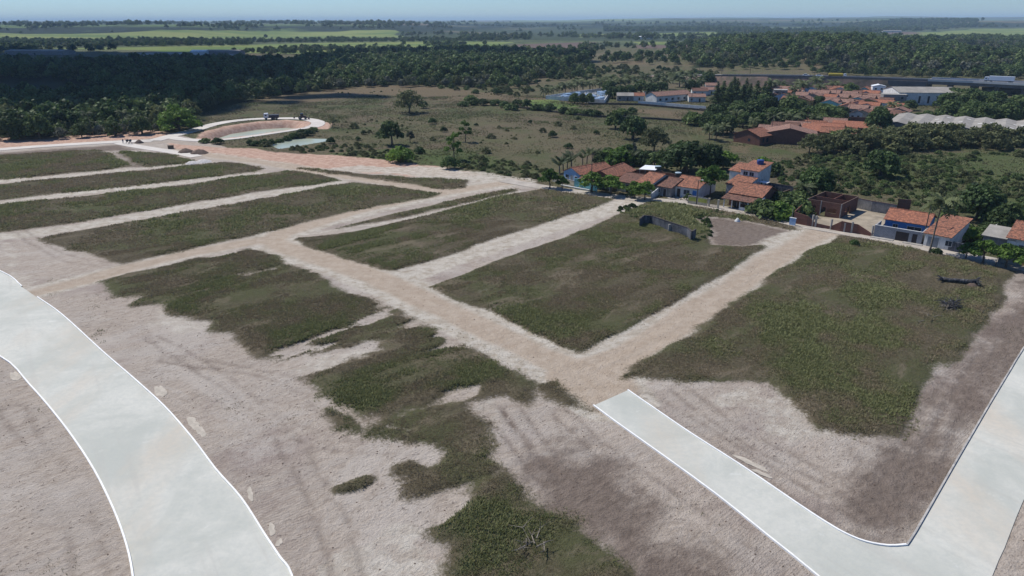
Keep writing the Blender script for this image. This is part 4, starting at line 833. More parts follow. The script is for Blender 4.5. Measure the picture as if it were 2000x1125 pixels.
W1 = poly([(-500, 160), (0, 134), (200, 130), (400, 128), (470, 134), (560, 132), (640, 118), (760, 109), (860, 108), (1000, 106), (1150, 118), (1150, 128), (1060, 150), (990, 165), (800, 166), (690, 168), (600, 180), (520, 191), (450, 206), (405, 228), (385, 246), (300, 252), (200, 262), (0, 268), (-500, 320)]); W2 = WOOD[1][0]
CLR = FIELD[-1][0]
pA = sample(W1, 7.2, 1, excl=[(CLR, 3)], soft=5); dA = np.hypot(pA[:, 0], pA[:, 1])
kp = np.random.default_rng(3).uniform(0, 1, len(pA)) < np.where(dA > 520, .6, 1.0); pA = pA[kp]; dA = dA[kp]
scA = np.random.default_rng(4).uniform(.7, 1.25, len(pA)) * np.where(dA > 520, 1.25, 1)
gn_scatter('dark_wood', pA, scA, [pa, pa, pb, pa, pb, pe, pc], 'dense dark wood of mixed trees and palms left of the field', 1)
edge = np.vstack([sample(poly([(0, 236), (60, 232), (100, 246), (180, 245), (250, 246), (330, 244), (385, 240), (400, 246), (360, 256), (290, 261), (200, 267), (100, 272), (0, 275), (-100, 278), (-100, 240)]), 4.5, 2, soft=1)])
gn_scatter('wood_edge_shrubbery', edge, np.random.default_rng(5).uniform(.35, .7, len(edge)), [pc, pb, pc, pd], 'sunlit shrubbery along the near edge of the left wood', 2)
edge2 = sample(poly([(520, 186), (600, 172), (700, 160), (800, 157), (900, 158), (980, 155), (1060, 140), (1080, 150), (1000, 172), (900, 170), (700, 171), (600, 182), (540, 192)]), 8, 3, soft=4)
gn_scatter('grey_wood_edge', edge2, np.random.default_rng(6).uniform(.6, 1.05, len(edge2)), [pd, pc, pb, pd, pb], 'grey green trees along the right edge of the left wood', 3)
pB = sample(W2, 11, 5, (120, -.14), soft=8); gn_scatter('hill_wood', pB, np.random.default_rng(7).uniform(.9, 1.7, len(pB)), [pa, pb, pc, pb, pd], 'dense wood covering the rise behind the viaduct', 4)
strips = [([(-200, 82), (100, 81), (300, 84), (500, 86), (480, 90), (250, 92), (80, 95), (60, 104), (-200, 108)], 15, 0), ([(200, 80), (560, 81), (800, 79), (1000, 78), (1000, 80.5), (760, 83), (560, 84.5), (300, 84)], 16, 0),
  ([(0, 96), (120, 98), (240, 100), (200, 103), (60, 103), (-200, 103)], 18, (120, -.02)), ([(1000, 100), (1200, 98), (1340, 103), (1360, 118), (1400, 135), (1300, 130), (1180, 125), (1150, 115)], 15, (90, 0.02)), ([(1130, 92), (1400, 94), (1400, 99), (1130, 97)], 17, (80, 0)),
  ([(900, 72), (1400, 74), (1400, 82), (900, 78)], 22, (150, .2)), ([(1180, 58), (1420, 57), (1500, 60), (1500, 64), (1180, 62)], 26, 0), ([(1650, 55), (1900, 50), (1910, 57), (1780, 60), (1660, 68), (1600, 64)], 26, 0), ([(1400, 60), (1640, 58), (1660, 70), (1400, 80)], 22, (150, .15)), ([(700, 92), (830, 88), (960, 88), (940, 91), (800, 93)], 15, (60, .1)),
  ([(600, 95), (900, 98), (1000, 100), (900, 108), (700, 104), (560, 108), (450, 106)], 13, (60, -.05)), ([(1000, 128), (1140, 130), (1200, 150), (1040, 160), (980, 160)], 9, (50, -.05)), ([(1580, 142), (1700, 148), (1800, 148), (2200, 145), (2200, 160), (1900, 156), (1750, 152), (1600, 148)], 9, 0),
  ([(1700, 118), (1780, 108), (2200, 100), (2200, 145), (1900, 145), (1780, 142)], 11, (60, -.1)), ([(1380, 112), (1600, 116), (1590, 140), (1480, 138), (1400, 140)], 11, (60, -.2))]
ptsS, scS = [], []
for i, (pp, st_, cl) in enumerate(strips):
    q = sample(poly(pp), st_, 40 + i, cl); ptsS.append(q); scS.append(np.random.default_rng(i).uniform(.8, 1.4, len(q)) * st_ / 11 * (.62 if st_ > 9 else .9))
ptsS = np.vstack(ptsS); scS = np.concatenate(scS)
gn_scatter('far_tree_belts', ptsS, scS, [pa, pb, pa, pc], 'belts of trees across the plain before the hills', 6)
r_ = np.random.default_rng(9); n_ = 26000; rad = 1000 * np.exp(r_.uniform(0, 1.75, n_)); ang = np.radians(r_.uniform(-44, 44, n_)); X_ = rad * np.sin(ang); Y_ = rad * np.cos(ang)
k_ = (fbm(X_ * .6, Y_, 420., 4, 91) + .5 * fbm(X_, Y_, 90., 2, 93)) > .24
fl = np.zeros(len(X_), bool)
for q, _a in FIELD + PURP + [(poly([(-60, 100), (580, 98), (620, 118), (560, 132), (-60, 134)]), 1)]: fl |= sdpoly(X_, Y_, q) > 0
k_ &= ~fl; gn_scatter('scattered_far_trees', np.column_stack([X_, Y_])[k_], (r_.uniform(.7, 1.5, n_) * np.clip(rad / 2200, .5, 1.5))[k_], [pa, pb, pc], 'scattered trees across the far plain', 7)
# scrub on the right hand slope and over the dry field
sl = sample(poly([(1480, 330), (1600, 300), (1750, 296), (1900, 300), (2050, 296), (2100, 400), (1960, 420), (1840, 415), (1700, 385), (1620, 372), (1560, 372), (1500, 350)]), 3.0, 12, (30, -.05), excl=[(poly([(1550, 412), (1570, 396), (1680, 393), (1760, 408), (1850, 425), (1860, 500), (1700, 470), (1560, 444)]), 1)])
gn_scatter('slope_shrubs', sl, np.random.default_rng(8).uniform(.3, .75, len(sl)), [pf, pg_, pf, pf], 'low green shrubs covering the slope above the village row', 8)
sf = sample(poly([(430, 205), (600, 180), (800, 167), (1060, 185), (1180, 205), (1380, 225), (1420, 270), (1380, 300), (1300, 330), (1180, 330), (1060, 350), (960, 338), (760, 312), (640, 300), (660, 255), (620, 225), (500, 222)]), 5.5, 13, (45, .30))
gn_scatter('field_shrubs', sf, np.random.default_rng(8).uniform(.12, .36, len(sf)), [pg_, ph, pg_, pf], 'sparse low shrubs of the dry field', 9)
sg = sample(poly([(560, 288), (700, 282), (900, 300), (1080, 330), (1080, 352), (1000, 346), (900, 328), (760, 314), (650, 302), (560, 296)]), 2.6, 14, (20, -.1))
gn_scatter('field_edge_shrubs', sg, np.random.default_rng(8).uniform(.25, .55, len(sg)), [pf, pg_], 'green shrubs along the red earth bank', 10)
sh = sample(poly([(1200, 412), (1240, 402), (1330, 400), (1400, 412), (1500, 432), (1400, 428), (1392, 450), (1386, 472), (1360, 470), (1352, 440), (1290, 432), (1240, 432)]), 1.4, 15, (9, -.12))
gn_scatter('tall_weeds', sh, np.random.default_rng(8).uniform(.18, .42, len(sh)), [pf, pf, ph], 'tall green weeds behind the ruined wall', 11)
si = sample(poly([(1080, 128), (1400, 140), (1400, 160), (1240, 160), (1180, 172), (1060, 176), (1000, 190), (900, 182), (820, 168), (1000, 168)]), 9, 16, (50, .08))
gn_scatter('back_field_shrubs', si, np.random.default_rng(8).uniform(.6, 1.6, len(si)), [pg_, ph, pg_, pf], 'shrubs on the back field before the tree belts', 12)
# ---- grass blades standing on the plots
def grass(name, npts, region, lab, seed, hmin, hmax, mat, rmax, dens_fn, k=6):
    r = np.random.default_rng(seed); (x0, y0, x1, y1) = region; X = r.uniform(x0, x1, npts); Y = r.uniform(y0, y1, npts); R = np.hypot(X, Y); az = np.abs(np.degrees(np.arctan2(X, Y)))
    d = dens_fn(X, Y, R); ok = (d > r.uniform(.25, .75, npts)) & (az < 47) & (R < rmax) & (R > 38); X, Y, R = X[ok], Y[ok], R[ok]; n = len(X); Z = height(X, Y) + .03 + (rise(veg_density(X, Y, R), R, X, Y) if mat == 'grassblade' else 0)
    patch = fbm(X, Y, 10., 4, 81); pt2 = fbm(X, Y, 2.5, 2, 83); gr = layer(X, Y, R, GREEN, 8)
    size = ((.5 + R / 112) if mat == 'grassblade' else (1 + R / 260)) * np.clip(.85 + .7 * patch, .5, 1.5) * (1 + .5 * gr) * (.6 + .4 * sst(.35, .6, d[ok]))
    a = r.uniform(0, 6.28, (n, k)); le = r.uniform(.5, 1.5, (n, k)); hh = r.uniform(hmin, hmax, (n, k)) * size[:, None]; wd = hh * .75
    bx = X[:, None] + r.normal(0, .10, (n, k)) * size[:, None]; by = Y[:, None] + r.normal(0, .10, (n, k)) * size[:, None]; bz = np.repeat(Z[:, None], k, 1)
    px_, py_ = -np.sin(a), np.cos(a)
    v0 = np.stack([bx - px_ * wd * .5, by - py_ * wd * .5, bz - .1], -1); v1 = np.stack([bx + px_ * wd * .5, by + py_ * wd * .5, bz - .1], -1)
    v2 = np.stack([bx + np.cos(a) * le * hh + px_ * wd * .2, by + np.sin(a) * le * hh + py_ * wd * .2, bz + hh], -1)
    V = np.stack([v0, v1, v2], 2).reshape(-1, 3); Fc = np.arange(len(V)).reshape(-1, 3)
    t = np.clip(.42 + 1.5 * patch + .7 * pt2 + .6 * gr, 0, 1); tint = np.repeat(np.clip(t[:, None] + r.normal(0, .16, (n, k)), 0, 1).reshape(-1), 3)
    link(name, npmesh(name, V, Fc, [mat], tint=tint), kind='stuff', label=lab); print(name, n)
def weeds(X, Y, R):
    return np.where((sdpoly(X, Y, SOIL) > 0) & (road_dist(X, Y) < -.4) & (layer(X, Y, R, [], 3, lines_tan) < .4), .62 * sst(.12, .45, fbm(X, Y, 9., 5, 101)), 0)
grass('soil_weeds', 60000, (-110, 38, 90, 135), 'thin low weeds sprinkled over the bare soil', 5, .05, .12, 'scrubblade', 140, weeds, 3)
grass('plot_grass', 640000, (-100, 40, 95, 150), 'short dark grass and herbs on the nearer plots', 1, .07, .17, 'grassblade', 150, lambda X, Y, R: veg_density(X, Y, R) * (1 - .35 * sst(60, 130, R)) * np.clip(.80 + 1.0 * fbm((X * .766 + Y * .643) / 2.5, -X * .643 + Y * .766, 3.2, 4, 111), .3, 1))
grass('far_plot_grass', 230000, (-200, 100, 90, 265), 'short dark grass on the farther plots', 2, .09, .20, 'grassblade', 330, lambda X, Y, R: veg_density(X, Y, R) * (R > 149) * np.clip(.80 + .9 * fbm(X, Y, 7., 4, 112), .3, 1))
YARD = poly([(1500, 430), (1550, 410), (1570, 395), (1680, 392), (1760, 408), (1850, 425), (1860, 500), (1700, 470), (1560, 444)])
def outside(X, Y, R):
    no = np.maximum(layer(X, Y, R, RED, 4), layer(X, Y, R, [(YARD, 0.1), (POOL2, .2), (POND, .2)], 5)) > .3
    return np.where(~no & (sdpoly(X, Y, SOIL) < -.5) & (road_dist(X, Y) < -.5), .5 + .5 * fbm(X, Y, 14., 3, 88), 0)
grass('dry_field_grass', 150000, (-150, 120, 260, 430), 'dry grass of the open field', 3, .10, .24, 'scrubblade', 480, outside, 5)
# ================================================================== BUILDINGS
def frame(pL, pR, xyz=None):
    a = np.array(G(*pL)); b_ = np.array(G(*pR)); d = b_ - a; return a, math.atan2(d[1], d[0]), float(np.hypot(*d))
def opening(parent, side, u, z, w, h, W_, D_, kind='window', mat='glass', frame_mat='white', sub=True):
    """side: f front (y=0), b back, l left (x=0), r right (x=W)"""
    t, e = .05, .07
    def bx(m, a0, a1, z0, z1, o0, o1):
        if side == 'f': m.box(a0, -o1, z0, a1, -o0, z1)
        elif side == 'b': m.box(a0, D_ + o0, z0, a1, D_ + o1, z1)
        elif side == 'l': m.box(-o1, a0, z0, -o0, a1, z1)
        else: m.box(W_ + o0, a0, z0, W_ + o1, a1, z1)
    m = MB(); bx(m, u, u + w, z, z + h, -.03, .03)
    o = m.build(kind, mat, parent)
    if sub:
        f = MB(); bx(f, u - e, u, z - e, z + h + e, -.03, t); bx(f, u + w, u + w + e, z - e, z + h + e, -.03, t); bx(f, u, u + w, z + h, z + h + e, -.03, t)
        if kind == 'window': bx(f, u, u + w, z - e, z, -.03, t + .03); bx(f, u + w / 2 - .02, u + w / 2 + .02, z, z + h, .03, t - .005)
        f.build('frame', frame_mat, o)
    return o
def gable_body(W_, D_, h, rh, ridge, z0=-.4, flat=False):
    m = MB()
    if flat: m.box(0, 0, z0, W_, D_, h); return m
    if ridge == 'x':
        P5 = [(0, z0), (D_, z0), (D_, h), (D_ / 2, h + rh), (0, h)]
        L_ = [(0, p[0], p[1]) for p in P5]; R_ = [(W_, p[0], p[1]) for p in P5]
    elif ridge == 'y':
        P5 = [(0, z0), (W_, z0), (W_, h), (W_ / 2, h + rh), (0, h)]
        L_ = [(p[0], 0, p[1]) for p in P5]; R_ = [(p[0], D_, p[1]) for p in P5]
    elif ridge == 's':   # shed, low at the front
        P5 = [(0, z0), (D_, z0), (D_, h + rh), (0, h)]
        L_ = [(0, p[0], p[1]) for p in P5]; R_ = [(W_, p[0], p[1]) for p in P5]
    k = len(L_); m.poly(L_[::-1] if ridge != 'y' else L_); m.poly(R_ if ridge != 'y' else R_[::-1])
    for i in range(k):
        j = (i + 1) % k; q = [L_[i], L_[j], R_[j], R_[i]]; m.poly(q if ridge != 'y' else q[::-1])
    return m
def roof_mesh(W_, D_, h, rh, ridge, ov=.35, t=.12, ofl=None):
    m = MB(); e = .03
    if ridge == 'x':
        s = rh / (D_ / 2); z = h + t + e
        m.slab([(-ov, -ov, z - ov * s), (W_ + ov, -ov, z - ov * s), (W_ + ov, D_ / 2, z + rh), (-ov, D_ / 2, z + rh)], t)
        m.slab([(-ov, D_ / 2 + .002, z + rh), (W_ + ov, D_ / 2 + .002, z + rh), (W_ + ov, D_ + ov, z - ov * s), (-ov, D_ + ov, z - ov * s)], t)
        m.box(-ov - .02, D_ / 2 - .12, z + rh - .03, W_ + ov + .02, D_ / 2 + .12, z + rh + .07)
    elif ridge == 'y':
        s = rh / (W_ / 2); z = h + t + e
        m.slab([(-ov, -ov, z - ov * s), (W_ / 2, -ov, z + rh), (W_ / 2, D_ + ov, z + rh), (-ov, D_ + ov, z - ov * s)], t)
        m.slab([(W_ / 2 + .002, -ov, z + rh), (W_ + ov, -ov, z - ov * s), (W_ + ov, D_ + ov, z - ov * s), (W_ / 2 + .002, D_ + ov, z + rh)], t)
        m.box(W_ / 2 - .12, -ov - .02, z + rh - .03, W_ / 2 + .12, D_ + ov + .02, z + rh + .07)
    elif ridge == 's':
        s = rh / D_; z = h + t + e
        m.slab([(-ov, -ov, z - ov * s), (W_ + ov, -ov, z - ov * s), (W_ + ov, D_ + ov, z + rh + ov * s), (-ov, D_ + ov, z + rh + ov * s)], t)
    return m
def house(name, label, loc, rz, W_, D_, h, rh=1.4, ridge='x', wall='white', roof='tile', ops=(), group=None, cat='house', ov=.35, z=None, sub=True):
    o = empty(name, (loc[0], loc[1], hz(*loc) + .02 if z is None else z), rz, label=label, cat=cat, group=group)
    gable_body(W_, D_, h, rh, ridge, flat=(ridge == 'flat')).build('wall', wall, o)
    if ridge == 'flat':
        m = MB(); m.slab([(-.15, -.15, h + .18), (W_ + .15, -.15, h + .18), (W_ + .15, D_ + .15, h + .18), (-.15, D_ + .15, h + .18)], .15); m.build('roof', roof, o)
    else: roof_mesh(W_, D_, h, rh, ridge, ov).build('roof', roof, o)
    for q in ops:
        opening(o, q[0], q[1], q[2], q[3], q[4], W_, D_, q[5] if len(q) > 5 else 'window', q[6] if len(q) > 6 else 'glass', sub=sub)
    return o
def wall_run(name, label, pts, h, t, mat, cat='wall', group=None, coping=None, xy=False, hs=None, parts=()):
    """free-standing wall along ground pixels"""
    w = [np.array(p if xy else G(*p)) for p in pts]; o0 = w[0]; o = empty(name, (o0[0], o0[1], 0), 0, label=label, cat=cat, group=group)
    m = MB(); c = MB()
    for i in range(len(w) - 1):
        a, b_ = w[i] - o0, w[i + 1] - o0; d = (b_ - a) / np.linalg.norm(b_ - a); n_ = np.array([-d[1], d[0]]) * t / 2
        b_ = b_ + d * (t / 2 if i < len(w) - 2 else 0); a = a + d * (t / 2 + .003 if i else 0)
        q = [a - n_, b_ - n_, b_ + n_, a + n_]; h0, h1 = (hs[i], hs[i + 1]) if hs else (h, h)
        m.prism(q, -.5, [h0, h1, h1, h0])
        if coping:
            n2 = n_ * 1.35; q = [a - n2, b_ - n2, b_ + n2, a + n2]; c.prism(q, [h0 + .003, h1 + .003, h1 + .003, h0 + .003], [h0 + .09, h1 + .09, h1 + .09, h0 + .09])
    m.build('masonry', mat, o)
    if coping: c.build('coping', coping, o)
    return o, o0
def water_tank(x, y, z, r, label, mat='tankd', lid='tanklid'):
    o = empty('water_tank', (x, y, z), 0, label=label, cat='water tank'); m = MB()
    m.tube([(0, 0, 0), (0, 0, .45 * r * 2), (0, 0, .7 * r * 2)], [r * .8, r, r * .97], 16); m.build('tank', mat, o, smooth=False)
    m = MB(); m.tube([(0, 0, 1.405 * r), (0, 0, 1.5 * r), (0, 0, 1.62 * r)], [r * 1.02, r * .95, r * .4], 16); m.build('lid', lid, o)
    return o
u0 = lambda rz: (math.cos(rz), math.sin(rz)); v0 = lambda rz: (-math.sin(rz), math.cos(rz))
def L2W(a, rz, x, y): return (a[0] + x * math.cos(rz) - y * math.sin(rz), a[1] + x * math.sin(rz) + y * math.cos(rz))
# -- blue gabled house
a, rz, w = frame((1101, 352), (1132, 360)); a = L2W(a, rz, 0, 0)
house('gabled_house', 'pale blue gable fronted house with orange tiles, leftmost of the village row', a, rz, w, 12.5, 2.7, 1.35, 'y', 'blue', 'tile', [('f', .9, 1.0, 1.2, .9), ('f', w - 2.0, 1.0, 1.0, .9), ('f', w / 2 - .45, 0, .8, 2.0, 'door', 'greygate'), ('l', 3, 1.1, 1.1, .9)])
# -- yard wall of the blue house
o, o0 = wall_run('yard_wall', 'cream garden wall with a white plinth before the pale blue house', [(1079, 355), (1092, 358), (1121, 366)], 1.7, .18, 'cream', coping='conc')
m = MB(); q0 = np.array(G(1095, 363)) - o0; q1 = np.array(G(1150, 373)) - o0; d_ = (q1 - q0) / np.linalg.norm(q1 - q0); nn_ = np.array([-d_[1], d_[0]])
m.prism([q0, q1, q1 + nn_ * .5, q0 + nn_ * .5], -.2, .32); m.build('plinth', 'white', o)
wall_run('turquoise_wall', 'turquoise painted front wall between cream wall and red roofs', [(1122, 366.5), (1136, 368.5), (1166, 374)], 2.5, .2, 'turq', hs=[2.5, 2.7, 1.6])
# -- big tiled roof behind
a, rz, w = frame((1143, 364), (1189, 371)); a = L2W(a, rz, 0, 1.6)
house('tiled_house', 'wide house under a big orange tiled hip behind the turquoise wall', a, rz, w, 13, 2.9, 1.5, 'y', 'brick', 'tile', [('r', 3, 1.2, 1.2, 1.0), ('r', 7, 1.2, 1.2, 1.0), ('f', 1, 1, 1.2, 1)])
o = empty('veranda', (*L2W(a, rz, 0, -2.6), .02), rz, label='low dark tiled veranda roof in front of the wide orange roof', cat='veranda')
m = MB(); m.slab([(-1.5, -.5, 2.15), (w + 1.0, -.5, 2.15), (w + 1.0, 2.5, 2.85), (-1.5, 2.5, 2.85)], .12); m.build('roof', 'tileold', o)
for x_ in (-1.2, w * .3, w * .65, w + .7):
    m = MB(); m.box(x_, -.2, -.3, x_ + .18, -.02, 2.1); m.build('post', 'white', o)
m = MB(); m.box(-1.2, 1.7, -.3, w + .6, 1.85, 2.2); m.build('inner_wall', 'cream', o)
# -- narrow row houses
def rowhouse(pL, pR, D_, h, rh, wall, roof, label, back=0, ops=None, ridge='x'):
    a, rz, w = frame(pL, pR); a = L2W(a, rz, 0, back); w *= 1.0
    ops = ops or [('f', .6, .9, min(1.2, w * .25), 1.0), ('f', w * .55, 0, .85, 2.05, 'door', 'darkgate')]
    return house('row_house', label, a, rz, w - .1, D_, h, rh, ridge, wall, roof, ops), a, rz, w
rowhouse((1201, 374), (1233, 379), 11, 2.6, 1.3, 'cream', 'tileold', 'narrow cream house with blackened old tiles right of the turquoise wall', 1.0)
rowhouse((1236, 379), (1264, 384.5), 12, 2.9, 1.7, 'white', 'tile', 'narrow white house with bright orange tiles under the white canopy', 1.5)
rowhouse((1266, 384), (1300, 390), 11, 2.5, 1.4, 'grey', 'tileold', 'low house with dull brown tiles beside a sloping white side wall', 2.6)
_, a, rz, w = rowhouse((1302, 387), (1352, 395), 11, 2.7, 1.6, 'white', 'tile', 'wide white and blue fronted house with orange tiles and paved forecourt', 3.2, [('f', 1.2, 0, .9, 2.1, 'door', 'darkgate'), ('f', 3.0, 0.8, 1.6, 1.2), ('f', 5.4, 0, 1.1, 2.1, 'door', 'deep')])
m = MB(); m.box(0, -.04, 0, w, 0, .01); 
b_ = MB(); b_.slab([(.1, -3.4, .07), (w - .2, -3.4, .07), (w - .2, -.1, .07), (.1, -.1, .07)], .3); f_ = b_.build('paved_forecourt', 'street', None, (a[0], a[1], 0), rz); tagp(f_, kind='structure')
wall_run('side_wall', 'sloping white side wall left of the paved forecourt', [(1272, 388), (1290, 380)], 1.8, .2, 'white', hs=[1.4, 2.4])
# white canopy and tanks
x, y = G(1268, 355); o = empty('metal_canopy', (x, y, 0), rz + .1, label='white sheet metal canopy rising above the row house roofs', cat='canopy')
m = MB(); m.slab([(-2.4, -2.2, 3.7), (2.4, -2.2, 3.9), (2.4, 2.2, 4.3), (-2.4, 2.2, 4.1)], .08); m.build('sheet_roof', 'metal', o)
for sx in (-2.2, 2.2):
    for sy in (-2, 2): m = MB(); m.box(sx - .06, sy - .06, -.3, sx + .06, sy + .06, 3.75); m.build('post', 'conc', o)
x, y = G(1283, 357); water_tank(x, y, 3.4, .85, 'dark water tank with pale lid behind the white metal canopy')
x, y = G(1322, 370); water_tank(x, y, 3.3, .85, 'dark water tank with pale blue lid above the orange forecourt house')
for (p_, z_, l_) in (((1283, 357), 3.4, 'brick stand carrying the tank behind the white canopy'), ((1322, 370), 3.3, 'brick stand carrying the tank above the forecourt house')):
    x, y = G(*p_); m = MB(); m.box(-.9, -.9, -.3, .9, .9, z_ - .01); m.box(-1.0, -1.0, z_ - .12, 1.0, 1.0, z_ - .005); tagp(m.build('tank_stand', 'brick', None, (x, y, 0), rz), l_, 'tank stand')
wall_run('brick_wall', 'long red brick boundary wall behind the row houses', [(1238, 348), (1285, 352), (1340, 362)], 2.6, .2, 'brick')
# yellow panelled front wall with gate
wp = [(1343, 397), (1361, 399.5), (1381, 403)]
o, o0 = wall_run('panelled_wall', 'cream street wall with two yellow green panels and a lattice gate', wp, 1.9, .2, 'cream', coping='conc')
for (pa_, pb_) in (((1344.5, 397.2), (1359, 399.3)), ((1363, 399.9), (1380, 402.8))):
    q0 = np.array(G(*pa_)) - o0; q1 = np.array(G(*pb_)) - o0; d_ = (q1 - q0) / np.linalg.norm(q1 - q0); nn_ = np.array([-d_[1], d_[0]])
    m = MB(); m.prism([q0 - nn_ * .16, q1 - nn_ * .16, q1 - nn_ * .1, q0 - nn_ * .1], .75, 1.7); m.build('panel', 'yellow', o)
q0 = np.array(G(1386, 404)) - o0; q1 = np.array(G(1400, 406.5)) - o0; d_ = (q1 - q0); Lg = np.linalg.norm(d_); d_ /= Lg; nn_ = np.array([-d_[1], d_[0]])
m = MB()
for k in range(9):
    c_ = q0 + d_ * Lg * k / 8; m.prism([c_ - d_ * .03, c_ + d_ * .03, c_ + d_ * .03 + nn_ * .05, c_ - d_ * .03 + nn_ * .05], .1, 1.8)
m.prism([q0, q1, q1 + nn_ * .04, q0 + nn_ * .04], 1.8, 1.86); m.prism([q0, q1, q1 + nn_ * .04, q0 + nn_ * .04], .05, .1); m.build('gate', 'darkgate', o)
for c_ in (q0 - d_ * .25, q1 + d_ * .25): m = MB(); m.prism([c_ - d_ * .2 - nn_ * .2, c_ + d_ * .2 - nn_ * .2, c_ + d_ * .2 + nn_ * .2, c_ - d_ * .2 + nn_ * .2], -.3, 2.1); m.build('gate_pillar', 'cream', o)
# two storey house
a, rz, w = frame((1428, 376), (1462, 382)); 
house('tall_house', 'two storey white house with a blue tank on its orange roof', L2W(a, rz, 0, 4), rz, w, 7, 5.5, 1.2, 's', 'white', 'tile', [('f', .8, 4.1, 1.2, .9), ('f', w - 2.4, 4.1, 1.2, .9), ('r', 2, 1.2, 1.0, 1.8, 'door', 'darkgate')], ov=.4)
house('house_annex', 'single storey annex with orange tiles left of the two storey house', L2W(a, rz, -3.4, 4.5), rz, 3.2, 5, 4.6, 1.2, 's', 'white', 'tile', [])
house('front_annex', 'low tiled wing stepping down in front of the two storey house', L2W(a, rz, -.4, -2.2), rz, w + .3, 6, 2.5, 1.3, 's', 'white', 'tile', [('r', 2, 0, 1.0, 2.0, 'door', 'darkgate')])
xt, yt = L2W(a, rz, w * .55, 9.0); water_tank(xt, yt, 6.35, .9, 'deep blue water tank on the roof of the two storey house', 'tank', 'tank')
m = MB(); m.slab([(0, 0, 3.0), (2.4, 0, 3.0), (2.4, 1.6, 3.1), (0, 1.6, 3.1)], .08); m.box(.05, .05, -.2, .12, .12, 2.92); m.box(2.28, .05, -.2, 2.35, .12, 2.92)
tagp(m.build('awning', 'metal', None, (*L2W(a, rz, w + .3, 4), 0), rz), 'small white awning at the right side of the two storey house', 'awning')
# veranda house
a, rz, w = frame((1412, 405), (1474, 416))
o = house('veranda_house', 'house with a deep brown tiled veranda on white posts facing the street', L2W(a, rz, 0, 3.0), rz, w, 9.5, 3.2, 1.7, 'x', 'brick', 'tile', [('f', 1, 0, 1, 2.1, 'door', 'darkgate'), ('f', 3.2, 1, 1.4, 1.1), ('f', 6, 1, 1.4, 1.1), ('r', 2, 1.1, 1.2, 1.0)])
m = MB(); m.slab([(-.6, -3.3, 2.35), (w + .35, -3.3, 2.35), (w + .35, .6, 3.1), (-.6, .6, 3.1)], .12); m.build('veranda_roof', 'tileold', o)
m = MB(); m.slab([(w + .36, -3.3, 2.42), (w + .6, -3.3, 2.42), (w + .6, .6, 3.17), (w + .36, .6, 3.17)], .25); m.build('verge_board', 'white', o)
for k in range(5): m = MB(); x_ = w * k / 4 - (.2 if k == 4 else 0); m.box(x_, -3.0, -.3, x_ + .2, -2.8, 2.3); m.build('post', 'white', o)
m = MB(); m.box(w * .5, -2.96, -.3, w - .22, -2.82, .85); m.build('parapet', 'white', o)
m = MB(); m.box(w + .01, -2.7, -.3, w + .17, 2.9, 2.2); m.build('side_wall', 'conc', o)
wall_run('block_wall', 'weathered whitish yard wall behind the veranda house', [(1482, 383), (1500, 374), (1548, 382)], 2.3, .2, 'weather', coping='stone')
wall_run('brick_yard_wall', 'brick wall running back from the veranda house towards the dark mango', [(1512, 398), (1540, 388)], 2.4, .2, 'brick')
# meter box and pole
x, y = G(1548, 440); o = empty('meter_wall', (x, y, 0), -.75, label='white square meter wall with thin post at the edge of the street', cat='meter wall')
m = MB(); m.box(-.75, -.15, -.3, .55, .15, 1.6); m.build('wall', 'blue', o); m = MB(); m.box(-.85, -.2, 1.603, .65, .2, 1.7); m.build('cap', 'white', o)
m = MB(); m.tube([(-.5, .3, -.3), (-.5, .3, 3.9)], .05, 8); m.build('post', 'conc', o)
# unfinished brick house
a, rz, w = frame((1573, 416), (1640, 428)); dB = 10.2; o = empty('unfinished_house', (*a, 0.02), rz, label='unfinished roofless red brick house with open rooms and window holes', cat='house shell')
def holed(m, x0, x1, y, t, h, holes, axis='x', z0=-.3):
    """wall from x0..x1 with rectangular holes (u0,u1,zb,zt)"""
    def bx(a0, a1, zb, zt):
        if a1 - a0 < 1e-4 or zt - zb < 1e-4: return
        (m.box(a0, y, zb, a1, y + t, zt) if axis == 'x' else m.box(y, a0, zb, y + t, a1, zt))
    c_ = x0
    for (u_, u2, zb, zt) in sorted(holes): bx(c_, u_, z0, h); bx(u_, u2, z0, zb); bx(u_, u2, zt, h); c_ = u2
    bx(c_, x1, z0, h)
hB = 3.4
m = MB(); holed(m, 0, w, 0, .16, hB, [(.6, 2.1, 1, 2.1), (w * .42, w * .42 + 1.1, -.3, 2.1), (w * .62, w * .62 + 1.9, 1, 2.0)]); m.build('front_wall', 'brick', o)
m = MB(); holed(m, 0, w, dB, .16, hB, [(1, 2.2, 1, 2.1)]); m.build('back_wall', 'brick', o)
m = MB(); holed(m, .163, dB - .003, 0, .16, hB, [], 'y'); m.build('side_wall', 'brick', o)
m = MB(); holed(m, .163, dB - .003, w - .16, .16, hB, [(2.6, 3.6, 1.1, 2.0), (4.6, 5.7, -.3, 2.2)], 'y'); m.build('side_wall', 'brick', o)
m = MB(); holed(m, .163, w - .163, dB * .42, .14, hB - .05, [(w * .3, w * .3 + .9, -.3, 2.1)]); holed(m, dB * .42 + .143, dB - .003, w * .55, .14, hB - .05, [(4.4, 5.2, -.3, 2.1)], 'y'); m.build('room_wall', 'brick', o)
for x_ in (-.02, w * .4, w - .2): m = MB(); m.box(x_, -.025, -.3, x_ + .2, .2, hB + .03); m.build('concrete_column', 'conc', o)
o1, o0 = wall_run('ruined_brick_wall', 'half built stepped brick yard wall on the street in front of the roofless house', [(1549, 436), (1575, 441), (1590, 443), (1620, 448), (1640, 452), (1672, 456), (1703, 462)], 1, .18, 'brick', hs=[2.6, 2.2, .9, .7, 2.3, 2.0, .6])
